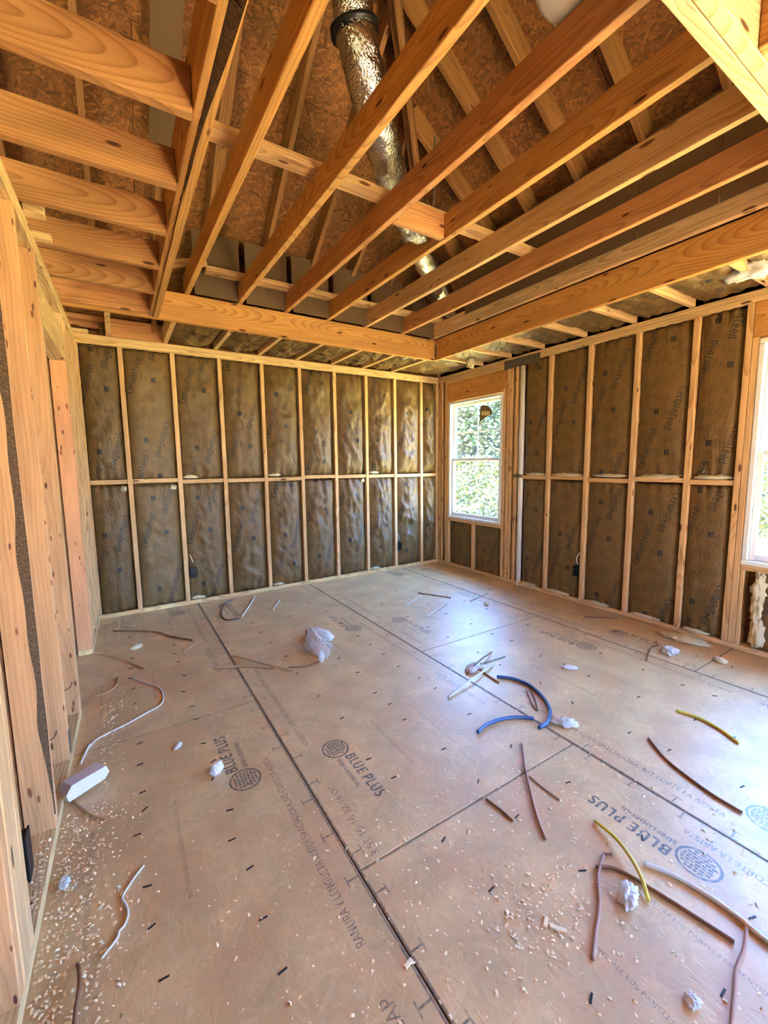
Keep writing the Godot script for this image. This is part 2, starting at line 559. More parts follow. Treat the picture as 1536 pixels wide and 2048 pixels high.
func materials() -> void:
	wood_tex = [wood_texture(1, 0.16, 5), wood_texture(2, 0.03, 3), wood_texture(3, 0.09, 9), wood_texture(4, 0.02, 34, 0.45, 2.0, 4.6)]
	M.joist = wood(Color(0.79, 0.60, 0.35), 0)
	M.joist_b = wood(Color(0.80, 0.60, 0.335), 2)
	M.joist_pale = wood(Color(0.83, 0.68, 0.47), 2)
	M.joist_red = wood(Color(0.77, 0.55, 0.35), 1)
	M.joist_dark = wood(Color(0.70, 0.51, 0.315), 0)
	M.beam = wood(Color(0.80, 0.585, 0.31), 0)
	M.near_beam = wood(Color(0.92, 0.82, 0.66), 0)
	M.stud = wood(Color(0.89, 0.74, 0.53), 1)
	M.stud_b = wood(Color(0.88, 0.72, 0.50), 2)
	M.stud_face = wood(Color(0.86, 0.665, 0.46), 3)
	M.stud_red = wood(Color(0.83, 0.59, 0.40), 3)
	M.plate = wood(Color(0.90, 0.77, 0.55), 1)
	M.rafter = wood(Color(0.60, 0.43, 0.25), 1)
	M.bark = noisy(Color(0.56, 0.42, 0.28), 0.22, 0.03, 16.0, 0.95)
	var ob := osb_texture(768, 9000, 5, Color(0.38, 0.245, 0.125), Color(0.64, 0.44, 0.24), 62.0)
	M.osb = plain(Color(0.95, 0.92, 0.88), 0.8)
	var stamped: Image = ob[0]
	M.osb.albedo_texture = ImageTexture.create_from_image(stamped)
	M.osb.heightmap_enabled = true
	M.osb.heightmap_texture = ImageTexture.create_from_image(ob[1])
	M.osb.heightmap_scale = 0.04
	var km := Image.create(768, 768, false, Image.FORMAT_L8)
	ink_text(km, "ORIENTED STRAND BOARD", 18, Vector2(90, 300), Vector2(1, 0), Vector2(0, -1), 1.0, true)
	ink_text(km, "EXPOSURE 1  24/16", 34, Vector2(90, 350), Vector2(1, 0), Vector2(0, -1), 1.0, true)
	ink_text(km, "THIS SIDE DOWN", 24, Vector2(90, 392), Vector2(1, 0), Vector2(0, -1), 1.0, true)
	var st := stamped.duplicate()
	for y in 768:
		for x in 768:
			if km.get_pixel(x, y).r > 0.5 and (x * 7 + y * 13) % 5 != 0: st.set_pixel(x, y, st.get_pixel(x, y).lerp(Color(0.10, 0.07, 0.045), 0.8))
	M.osb_stamped = M.osb.duplicate()
	M.osb_stamped.albedo_texture = ImageTexture.create_from_image(st)
	M.kraft = plain(Color(1, 1, 1), 0.52)
	M.kraft.albedo_texture = kraft_texture()
	M.kraft.heightmap_enabled = true
	var cr := NoiseTexture2D.new()
	cr.width = 512; cr.height = 512; cr.seamless = true
	cr.noise = noise(0.02, 8, 4, FastNoiseLite.TYPE_SIMPLEX_SMOOTH)
	cr.noise.fractal_type = FastNoiseLite.FRACTAL_RIDGED
	M.kraft.heightmap_texture = cr
	M.kraft.heightmap_scale = 0.35
	var ft := floor_texture()
	M.floor = plain(Color(1, 1, 1), 0.46)
	M.floor.metallic_specular = 0.75
	M.floor.albedo_texture = ft[0]
	M.floor.heightmap_enabled = true
	M.floor.heightmap_texture = ft[1]
	M.floor.heightmap_scale = 0.05
	M.floor_under = plain(Color(0.36, 0.29, 0.24), 0.9)
	M.card = plain(Color(0.37, 0.285, 0.195), 0.85)
	M.fluff = noisy(Color(0.93, 0.88, 0.72), 0.8, 0.08, 12.0, 0.95)
	M.fluff_white = noisy(Color(0.98, 0.98, 0.97), 0.9, 0.08, 12.0, 0.95)
	M.fluff_white.backlight_enabled = true
	M.fluff_white.backlight = Color(0.8, 0.8, 0.8)
	M.fluff.backlight_enabled = true
	M.fluff.backlight = Color(0.3, 0.3, 0.25)
	M.foil = plain(Color(0.80, 0.80, 0.80), 0.2, 1.0)
	M.foil.uv1_scale = Vector3(2, 2, 1)
	M.foil.heightmap_enabled = true
	M.foil.heightmap_texture = cr
	M.foil.heightmap_scale = 0.4
	M.strap = plain(Color(0.03, 0.03, 0.035), 0.5)
	M.steel = noisy(Color(0.44, 0.42, 0.37), 0.85, 0.02, 4.0, 0.55)
	M.steel.metallic = 0.4
	M.black = plain(Color(0.03, 0.035, 0.05), 0.5)
	M.vinyl = plain(Color(0.90, 0.91, 0.90), 0.4)
	M.pvc = plain(Color(0.88, 0.87, 0.82), 0.35)
	M.glass = plain(Color(0.95, 0.98, 0.97, 0.06), 0.02)
	M.glass.transparency = BaseMaterial3D.TRANSPARENCY_ALPHA
	M.wire_white = plain(Color(0.86, 0.85, 0.82), 0.5)
	M.wire_tan = plain(Color(0.74, 0.60, 0.44), 0.6)
	M.wire_brown = plain(Color(0.50, 0.34, 0.23), 0.65)
	M.wire_pink = plain(Color(0.66, 0.50, 0.42), 0.65)
	M.wire_blue = plain(Color(0.23, 0.36, 0.55), 0.35)
	M.wire_yellow = plain(Color(0.86, 0.79, 0.33), 0.45)
	M.wire_grey = plain(Color(0.35, 0.34, 0.33), 0.5)
	M.chip = plain(Color(0.96, 0.87, 0.70), 0.8)
	M.cloth = noisy(Color(0.84, 0.82, 0.76), 0.75, 0.15, 9.0, 0.95)
	M.grass = noisy(Color(0.66, 0.63, 0.34), 0.6, 0.05, 0.7, 0.95)
	M.trunk = noisy(Color(0.30, 0.24, 0.19), 0.5, 0.05, 3.0, 0.95)
	M.leaf = plain(Color(1, 1, 1), 0.6)
	M.leaf.vertex_color_use_as_albedo = true
	M.leaf.backlight_enabled = true
	M.leaf.backlight = Color(0.35, 0.4, 0.25)
	M.leaf.cull_mode = BaseMaterial3D.CULL_DISABLED

func XL(z: float) -> float:      # the left wall runs a little out of square
	return -3.84 - 0.0225 * z

const ORD := ["first", "second", "third", "fourth", "fifth", "sixth", "seventh", "eighth", "ninth", "tenth", "eleventh", "twelfth"]

# ------------------------------------------------------------------ batts
# face: x right, y up, z into the room; origin at the middle of the bay, on the studs' faces
func batt(label: String, face: Transform3D, w: float, h: float, seed_: int, bulge: float, crumple: float, group: String, called := "kraft_insulation_batt") -> MeshInstance3D:
	var nx := 20
	var ny := 44
	var f := noise(3.2, seed_, 3)
	var fine := noise(9.0, seed_ + 7, 3)
	var r := RandomNumberGenerator.new()
	r.seed = seed_
	var vo := r.randf()
	var uo := r.randf_range(-0.06, 0.06)
	var p := []
	var uv := []
	var folds := []
	for k in 5: folds.append([r.randf_range(-0.8, 0.8), r.randf_range(0.1, 0.3), r.randf_range(-0.5, 0.5)])
	for i in ny + 1:
		var row := []
		var ur := []
		var v := -1.0 + 2.0 * i / ny
		for j in nx + 1:
			var u := -1.0 + 2.0 * j / nx
			var x := u * w / 2.0
			var y := v * h / 2.0
			var round_ := (1.0 - pow(absf(u), 2.2)) * (1.0 - pow(absf(v), 9.0))
			var z := -0.036 - bulge * 0.25 + bulge * round_ + 0.020 * (1.0 - pow(absf(u), 6.0))
			var end := exp(-(1.0 - absf(v)) * 9.0)
			z += end * 0.013 * sin(u * 13.0 + seed_) * (1.0 - u * u)
			z += round_ * (0.007 + 0.014 * crumple) * f.get_noise_2d(x * 1.7, y * 0.8)
			z += round_ * (0.003 + 0.013 * crumple) * fine.get_noise_2d(x * 1.4, y * 0.7)
			for q in folds:
				var dd: float = (v - q[0] - q[2] * u) / (0.03 + 0.02 * crumple)
				z += round_ * crumple * 0.011 * exp(-dd * dd) * q[1] * 4.0
			x += 0.006 * f.get_noise_2d(y * 3.0, u * 0.4 + 50.0) * (1.0 if absf(u) > 0.9 else 0.0)
			row.append(Vector3(x, y, z))
			ur.append(Vector2(clampf(x / 0.38 + 0.5 + uo, 0.002, 0.998), -y / 0.85 + vo))
		row.push_front(Vector3(row[0].x, row[0].y, -0.084)); ur.push_front(ur[0])
		row.append(Vector3(row[-1].x, row[-1].y, -0.084)); ur.append(ur[-1])
		p.append(row); uv.append(ur)
	for e in [0, p.size() - 1]:
		var row := []
		for q in p[e]: row.append(Vector3(q.x, q.y, -0.084))
		if e == 0: p.push_front(row); uv.push_front(uv[0])
		else: p.append(row); uv.append(uv[-1])
	var o := put(self, called, grid(p, uv), M.kraft)
	o.transform = face
	tag(o, label, "insulation", group)
	return o

func fluff_on(o: Node3D, at: Vector3, size: Vector3, seed_: int) -> void:
	var q := put(o, "glass_wool", lump_mesh(size, seed_, 0.9, 14), M.fluff)
	q.position = at
	q.set_meta("label", "pale fibreglass bulging out past the paper")

func wire(called: String, flat_pts: Array, r: float, mat: Material, label: String, lift := 0.0, group := "") -> MeshInstance3D:
	var pts := PackedVector3Array()
	var n := flat_pts.size() / 2
	for i in n:
		var t := i / maxf(n - 1, 1)
		pts.append(Vector3(flat_pts[i * 2], r + 0.001 + lift * sin(t * PI), flat_pts[i * 2 + 1]))
	var mid := Vector3(pts[n / 2].x, 0, pts[n / 2].z)
	for i in n: pts[i] -= mid
	var o := put(self, called, tube_mesh(smooth(pts), r), mat)
	o.position = mid
	tag(o, label, "cable", group)
	return o

func scrap(called: String, at: Vector3, size: Vector3, seed_: int, turn: float, mat: Material, label: String, category := "insulation scrap", amount := 0.45) -> MeshInstance3D:
	var o := put(self, called, lump_mesh(size, seed_, amount, 18), mat)
	o.position = at + Vector3(0, size.y * 0.40, 0)
	o.rotation.y = turn
	tag(o, label, category)
	return o

func outlet(at: Vector3, turn: float, cable: PackedVector3Array, label: String) -> void:
	var t := root("outlet_box", at)
	t.rotation.y = turn
	tag(t, label, "outlet box")
	put(t, "box_back", box_mesh(Vector3(0.056, 0.096, 0.05), 0.002), M.black).position = Vector3(0, 0, -0.031)
	for s in [-1.0, 1.0]:
		put(t, "box_side", box_mesh(Vector3(0.004, 0.1, 0.072), 0.001), M.black).position = Vector3(s * 0.028, 0, -0.028)
		put(t, "box_end", box_mesh(Vector3(0.056, 0.004, 0.072), 0.001), M.black).position = Vector3(0, s * 0.049, -0.028)
		put(t, "screw_tab", box_mesh(Vector3(0.014, 0.01, 0.008), 0.002), M.black).position = Vector3(0, s * 0.041, 0.008)
	var c := put(t, "cable", tube_mesh(smooth(cable), 0.004), M.wire_white)
	c.set_meta("label", "white cable rising from the box")

func window(n: int, z0: float, z1: float, y0: float, y1: float, sticker: bool, label: String) -> void:
	var w := setting("window_%d" % n, label, "window")
	var x0 := -0.004
	var x1 := 0.095
	var f := 0.032
	board(w, "frame_head", Vector3(x0, y1 - f, z0), Vector3(x1, y1, z1), M.vinyl, 0.004)
	board(w, "frame_sill", Vector3(x0 - 0.006, y0, z0), Vector3(x1, y0 + f, z1), M.vinyl, 0.004)
	board(w, "frame_jamb", Vector3(x0, y0 + f, z0), Vector3(x1, y1 - f, z0 + f), M.vinyl, 0.004)
	board(w, "frame_jamb", Vector3(x0, y0 + f, z1 - f), Vector3(x1, y1 - f, z1), M.vinyl, 0.004)
	var ym := y0 + (y1 - y0) * 0.508
	var a := z0 + f
	var b := z1 - f
	for up in [false, true]:
		var lo: float = ym - 0.018 if up else y0 + f
		var hi: float = y1 - f if up else ym + 0.018
		var xs := 0.066 if up else 0.036
		var s := put_root(w, "upper_sash" if up else "lower_sash")
		var e := 0.034
		board(s, "stile", Vector3(xs - 0.013, lo, a), Vector3(xs + 0.013, hi, a + e), M.vinyl, 0.004)
		board(s, "stile", Vector3(xs - 0.013, lo, b - e), Vector3(xs + 0.013, hi, b), M.vinyl, 0.004)
		board(s, "rail", Vector3(xs - 0.013, hi - e, a + e), Vector3(xs + 0.013, hi, b - e), M.vinyl, 0.004)
		board(s, "rail", Vector3(xs - 0.013, lo, a + e), Vector3(xs + 0.013, lo + (e if up else 0.045), b - e), M.vinyl, 0.004)
		board(s, "pane", Vector3(xs - 0.003, lo + e, a + e), Vector3(xs + 0.003, hi - e, b - e), M.glass, 0.0005)
		if up:
			var c := (a + b) / 2.0
			var m := (lo + hi) / 2.0
			board(s, "muntin", Vector3(xs - 0.006, lo + e, c - 0.007), Vector3(xs + 0.006, hi - e, c + 0.007), M.vinyl, 0.002)
			board(s, "muntin", Vector3(xs - 0.006, m - 0.007, a + e), Vector3(xs + 0.006, m + 0.007, b - e), M.vinyl, 0.002)
			if sticker:
				var st := put(s, "glass_label", slab_mesh(PackedVector2Array([Vector2(0.0, 0.0), Vector2(0.03, 0.03), Vector2(0.10, 0.06), Vector2(0.20, 0.09), Vector2(0.19, 0.14), Vector2(0.13, 0.19), Vector2(0.06, 0.21), Vector2(0.01, 0.20)]), 0.001), plain(Color(0.40, 0.33, 0.20), 0.8))
				st.transform = Transform3D(Basis(Vector3(0, 0, 1), Vector3(0, 1, 0), Vector3(-1, 0, 0)), Vector3(xs - 0.008, 1.80, 0.69))
				st.set_meta("label", "tan paper label on the glass")
				for k in 5:
					var q := put(st, "label_print", box_mesh(Vector3(0.018, 0.05, 0.001), 0.0002), plain(Color(0.85, 0.78, 0.52), 0.8))
					q.position = Vector3(0.045 + 0.027 * k, 0.115 - 0.003 * k, 0.0015)

func put_root(parent: Node3D, called: String) -> Node3D:
	var o := Node3D.new()
	o.name = called
	parent.add_child(o, true)
	return o

# ------------------------------------------------------------------ the scene
func _ready() -> void:
	rng.seed = 20
	var cam := Camera3D.new()
	cam.name = "camera"
	cam.rotation_order = EULER_ORDER_YXZ
	cam.rotation = Vector3(-0.1142, -0.5622, -0.0124)
	cam.position = Vector3(-3.6218, 1.3402, 4.3802)
	cam.fov = rad_to_deg(2.0 * atan(1024.0 / 842.6))
	cam.near = 0.02
	cam.far = 200.0
	add_child(cam)
	cam.current = true
	var sun := DirectionalLight3D.new()
	sun.name = "sun"
	sun.light_color = Color(1.0, 0.95, 0.86)
	sun.light_energy = 20.0
	sun.light_angular_distance = 0.6
	sun.shadow_enabled = true
	add_child(sun)
	sun.look_at_from_position(Vector3.ZERO, Vector3(0.01, -0.72, -0.69), Vector3.UP)
	var we := WorldEnvironment.new()
	we.name = "environment"
	var env := Environment.new()
	var sky := Sky.new()
	var sm := ProceduralSkyMaterial.new()
	sm.sky_top_color = Color(0.42, 0.66, 1.0)
	sm.sky_horizon_color = Color(0.74, 0.87, 1.0)
	sm.ground_bottom_color = Color(0.30, 0.34, 0.22)
	sm.ground_horizon_color = Color(0.45, 0.50, 0.36)
	sm.sky_energy_multiplier = 1.0
	sky.sky_material = sm
	env.background_mode = Environment.BG_SKY
	env.sky = sky
	env.background_energy_multiplier = 8.0
	env.tonemap_mode = Environment.TONE_MAPPER_LINEAR
	env.tonemap_exposure = 7.5
	env.sdfgi_enabled = true
	env.ssao_enabled = true
	env.ssil_enabled = true
	we.environment = env
	add_child(we)
	materials()
	build_shell()
	build_back_wall()
	build_right_wall()
	build_left_wall()
	build_ceiling()
	build_roof()
	build_batts()
	build_services()
	build_debris()
	build_outside()

func build_shell() -> void:
	var fl := setting("floor", "brown wood subfloor sheets with printed stamps and rulings", "floor")
	board(fl, "floor_deck", Vector3(-9.2, -0.25, -0.12), Vector3(0.12, -0.008, 7.32), M.floor_under)
	var cols := [[-6.70, -5.485], [-5.48, -4.265], [-4.26, -3.04], [-3.035, -1.873], [-1.868, -0.600], [-0.595, 0.0]]
	var starts := [0.83 - 2.441, 2.05 - 4.882, 2.05 - 4.882, 0.83 - 2.441, 2.08 - 2.441, 0.83 - 2.441]
	for k in cols.size():
		var z: float = starts[k]
		while z < 7.2:
			var a := maxf(z, -0.09)
			var b := minf(z + 2.436, 7.2)
			if b - a > 0.05:
				var m := Mb.new()
				var x0: float = cols[k][0]
				var x1: float = cols[k][1]
				var u1 := minf((x1 - x0) / 1.215, 1.0) if k == 5 else 1.0
				var c := 0.0015
				var q := [Vector3(x0 + c, 0, a + c), Vector3(x1 - c, 0, a + c), Vector3(x1 - c, 0, b - c), Vector3(x0 + c, 0, b - c)]
				var g := [Vector3(x0, -c, a), Vector3(x1, -c, a), Vector3(x1, -c, b), Vector3(x0, -c, b)]
				var t := [Vector2(0, (a - z) / 2.436), Vector2(u1, (a - z) / 2.436), Vector2(u1, (b - z) / 2.436), Vector2(0, (b - z) / 2.436)]
				m.quad(q[0], q[1], q[2], q[3], Vector3.UP, t[0], t[1], t[2], t[3])
				var ns := [Vector3(0, 0, -1), Vector3(1, 0, 0), Vector3(0, 0, 1), Vector3(-1, 0, 0)]
				for e in 4:
					var e1 := (e + 1) % 4
					m.quad(q[e], q[e1], g[e1], g[e], (ns[e] + Vector3.UP).normalized(), t[e], t[e1], t[e1], t[e])
					m.quad(g[e], g[e1], g[e1] + Vector3.DOWN * 0.006, g[e] + Vector3.DOWN * 0.006, ns[e], t[e], t[e1], t[e1], t[e])
				put(fl, "floor_panel", m.done(), M.floor)
			z += 2.441
	# staples and nail heads driven into the sheets along the joists
	var stm := box_mesh(Vector3(0.026, 0.003, 0.005), 0.001)
	var rows := [-3.63, -3.35, -2.72, -2.42, -2.12, -1.55, -1.2, -0.85, -0.35]
	for i in rows.size():
		var z := 0.35 + 0.07 * i
		while z < 4.1:
			var o := put(fl, "staple", stm, M.black)
			o.position = Vector3(rows[i] + rng.randfn(0, 0.012), 0.0013, z)
			o.rotation.y = rng.randfn(0.12, 0.35)
			z += rng.randf_range(0.10, 0.26) * (1.0 if i < 2 else 1.35)
	# the far sides of the house that the picture does not show, with their openings
	var rear := setting("wall_rear", "framed rear wall with wide openings to the garden", "wall")
	for q in [[-9.0, -7.6], [-6.4, -2.3], [-1.6, 0.1]]:
		board(rear, "sheathing", Vector3(q[0], -0.2, 7.2), Vector3(q[1], 2.44, 7.3), M.osb)
	board(rear, "header", Vector3(-9.0, 2.36, 7.2), Vector3(0.1, 2.75, 7.3), M.osb)
	board(rear, "sheathing", Vector3(-9.0, -0.2, 7.2), Vector3(0.1, 0.02, 7.3), M.osb)
	var far := setting("wall_gable", "sheathed gable wall beyond the next room", "wall")
	board(far, "sheathing", Vector3(-9.1, -0.2, -0.12), Vector3(-9.0, 5.4, 7.32), M.osb)
	var bk := setting("wall_beyond", "sheathed back wall of the next room", "wall")
	board(bk, "sheathing", Vector3(-9.0, -0.2, -0.115), Vector3(-3.95, 2.7, -0.1), M.osb)

func stud_mat() -> Material:
	return M.stud if rng.randf() < 0.6 else M.stud_b

func build_back_wall() -> void:
	var w := setting("wall_back", "open timber stud wall packed with brown paper-faced insulation", "wall")
	board(w, "sheathing", Vector3(-3.95, -0.2, -0.115), Vector3(0.115, 2.75, -0.1), M.osb)
	board(w, "bottom_plate", Vector3(-3.93, 0, -0.089), Vector3(0, 0.038, 0), M.plate)
	board(w, "top_plate", Vector3(-3.93, H, -0.089), Vector3(0.0, H + 0.0375, 0), M.plate)
	board(w, "top_plate", Vector3(-3.93, H + 0.0385, -0.089), Vector3(0.0, H + 0.076, 0.001), M.plate)
	var xs := [-3.90]
	for k in range(8, -1, -1): xs.append(-0.2756 - 0.4064 * k)
	xs.append(-0.019)
	for i in xs.size():
		var x: float = xs[i]
		if i == 0:
			board(w, "stud", Vector3(-3.925, 0.038, -0.089), Vector3(-3.822, H, -0.002), M.stud)
		else:
			var o := board(w, "stud", Vector3(x - 0.019, 0.038, -0.089), Vector3(x + 0.019, H, rng.randf_range(-0.002, 0.002)), stud_mat())
			o.rotation.z = rng.randfn(0.0, 0.0012)
	for i in xs.size() - 1:
		var a: float = xs[i] + (0.019 if i > 0 else 0.078)
		var b: float = xs[i + 1] - 0.019
		var y := 1.197 + rng.randfn(0, 0.006) if i > 0 else 1.208
		board(w, "blocking", Vector3(a, y - 0.019, -0.089), Vector3(b, y + 0.019, -0.003), stud_mat())

func build_right_wall() -> void:
	var w := setting("wall_right", "open timber stud wall with two white windows and brown insulation", "wall")
	# sheathing round the openings
	for q in [[-0.115, 0.205, -0.2, 2.75], [1.095, 3.29, -0.2, 2.75], [4.17, 5.0, -0.2, 2.75], [6.0, 7.3, -0.2, 2.75]]:
		board(w, "sheathing", Vector3(0.1, q[2], q[0]), Vector3(0.115, q[3], q[1]), M.osb)
	for q in [[0.205, 1.095, 0.632, 2.097], [3.29, 4.17, 0.616, 2.123], [5.0, 6.0, 0.6, 2.12]]:
		board(w, "sheathing", Vector3(0.1, -0.2, q[0]), Vector3(0.115, q[2], q[1]), M.osb)
		board(w, "sheathing", Vector3(0.1, q[3], q[0]), Vector3(0.115, 2.75, q[1]), M.osb)
	board(w, "bottom_plate", Vector3(0, 0, 0.0), Vector3(0.089, 0.038, 7.2), M.plate)
	board(w, "top_plate", Vector3(0, H, 0.0), Vector3(0.089, H + 0.0375, 7.2), M.plate)
	board(w, "top_plate", Vector3(0, H + 0.0385, 0.0), Vector3(0.089, H + 0.076, 7.2), M.plate)
	var st := func(z0: float, z1: float, y0: float, y1: float) -> void:
		board(w, "stud", Vector3(rng.randf_range(-0.001, 0.002), y0, z0), Vector3(0.089, y1, z1), stud_mat())
	st.call(0.001, 0.039, 0.038, H); st.call(0.041, 0.079, 0.038, H); st.call(0.128, 0.166, 0.038, H)
	st.call(0.167, 0.205, 0.038, 2.113)
	st.call(1.097, 1.135, 0.038, 2.133); st.call(1.150, 1.188, 0.038, H); st.call(1.192, 1.230, 0.038, H); st.call(1.262, 1.300, 0.038, H)
	board(w, "header", Vector3(0.001, 2.114, 0.168), Vector3(0.085, 2.334, 1.149), M.beam)
	board(w, "header_plate", Vector3(0.0, 2.335, 0.168), Vector3(0.089, 2.3635, 1.149), M.plate)
	board(w, "rough_sill", Vector3(0.0, 0.594, 0.206), Vector3(0.089, 0.631, 1.096), M.stud)
	st.call(0.63, 0.668, 0.038, 0.593)
	for z in [1.6856, 2.092, 2.4984, 2.9048]: st.call(z - 0.019, z + 0.019, 0.038, H)
	st.call(3.196, 3.234, 0.038, H); st.call(3.236, 3.274, 0.038, 2.138)
	board(w, "header", Vector3(0.001, 2.14, 3.236), Vector3(0.085, 2.362, 4.224), M.beam)
	board(w, "rough_sill", Vector3(0.0, 0.576, 3.275), Vector3(0.089, 0.614, 4.185), M.stud)
	st.call(3.276, 3.30, 0.038, 0.575)
	st.call(4.186, 4.224, 0.038, 2.138); st.call(4.226, 4.264, 0.038, H); st.call(3.72, 3.758, 0.038, 0.575)
	for z in [4.62, 4.86, 6.11, 6.5, 7.055]: st.call(z, z + 0.038, 0.038, H)
	var zs := [1.3815, 1.6666, 1.7046, 2.073, 2.111, 2.4794, 2.5174, 2.8858, 2.9238, 3.196]
	for i in range(0, zs.size(), 2):
		var y := 1.187 + rng.randfn(0, 0.006)
		board(w, "blocking", Vector3(0.002, y - 0.024, zs[i]), Vector3(0.089, y + 0.014, zs[i + 1]), stud_mat())
	window(1, 0.206, 1.096, 0.632, 2.097, true, "white double-hung window in the corner beside the insulated back wall")
	window(2, 3.275, 4.185, 0.616, 2.123, false, "white double-hung window cut off at the right edge of the view")
	window(3, 5.0, 6.0, 0.6, 2.12, false, "white double-hung window behind the viewer")

func build_left_wall() -> void:
	var w := setting("wall_left", "open timber stud partition with a doorway near the far corner", "wall")
	var pl := func(z0: float, z1: float, y0: float, y1: float, called: String) -> void:
		slant(w, called, Vector3(XL(z0) - 0.0445, y0, z0), Vector3(XL(z1) - 0.0445, y0, z1), 0.089, y1 - y0, M.plate)
	pl.call(1.643, 7.19, 0.0, 0.038, "bottom_plate")
	pl.call(0.0, 0.785, 0.0, 0.038, "bottom_plate")
	pl.call(0.001, 7.19, H, H + 0.0375, "top_plate")
	pl.call(0.001, 7.19, H + 0.0385, H + 0.076, "top_plate")
	var sd := func(z: float, y0: float, y1: float, mat: Material) -> void:
		var o := board(w, "stud", Vector3(XL(z) - 0.089, y0, z - 0.038), Vector3(XL(z), y1, z), mat)
	sd.call(3.15, 0.038, H, M.stud_face)
	# a flat stud and its neighbour behind it, as at the end of a doorway
	board(w, "stud", Vector3(XL(3.0) - 0.04, 0.038, 3.02), Vector3(XL(3.05), H, 3.109), M.stud)
	board(w, "stud", Vector3(XL(3.0) - 0.089, 0.038, 2.972), Vector3(XL(3.0) - 0.002, H, 3.01), M.stud)
	var A := 2.553
	wane_board(w, "stud", Transform3D(Basis(), Vector3(XL(A) - 0.0445, (0.038 + H) / 2.0, A - 0.019)), Vector3(0.089, H - 0.038, 0.038),
		func(t: float) -> float: return (0.022 + 0.004 * sin(t * 19.0) + 0.003 * sin(t * 47.0)) * clampf((t - 0.03) * 7.0, 0.15, 1.0), M.stud_face, M.bark)
	sd.call(2.143, 0.038, H, M.stud_face)
	sd.call(1.719, 0.038, H, M.stud_face)
	sd.call(1.680, 0.038, 2.05, M.stud)
	sd.call(0.785, 0.038, 2.05, M.stud_red)
	sd.call(0.746, 0.038, H, M.stud)
	sd.call(0.60, 0.038, H, M.stud)
	sd.call(0.34, 0.038, H, M.stud)
	sd.call(0.135, 0.038, H, M.stud)
	sd.call(0.092, 0.038, H, M.stud)
	slant(w, "header", Vector3(XL(1.68) - 0.0445, 2.051, 1.68), Vector3(XL(0.748) - 0.0445, 2.051, 0.748), 0.086, 0.19, M.plate)
	for z in [3.6, 4.0, 4.8, 5.2, 5.6, 6.0, 6.4, 6.8]: sd.call(z, 0.038, H, M.stud_face)
	# drywall of the next room behind the studs
	slant(w, "far_side_board", Vector3(XL(7.19) - 0.100, 0.03, 7.19), Vector3(XL(1.70) - 0.100, 0.03, 1.70), 0.012, 2.41, M.osb)
	slant(w, "far_side_board", Vector3(XL(0.78) - 0.100, 0.03, 0.78), Vector3(XL(0.0) - 0.100, 0.03, 0.0), 0.012, 2.41, M.osb)
	# two bent nails left in the stud feet
	for q in [[2.143, -3.945, 0.165], [1.719, -3.919, 0.19]]:
		put(w, "bent_nail", tube_mesh(smooth(PackedVector3Array([Vector3(q[1] - 0.018, q[2] - 0.006, q[0] + 0.003), Vector3(q[1] + 0.004, q[2] + 0.0, q[0] + 0.008), Vector3(q[1] + 0.017, q[2] + 0.018, q[0] + 0.008), Vector3(q[1] + 0.019, q[2] + 0.03, q[0] + 0.004)])), 0.0017, 6), M.black)

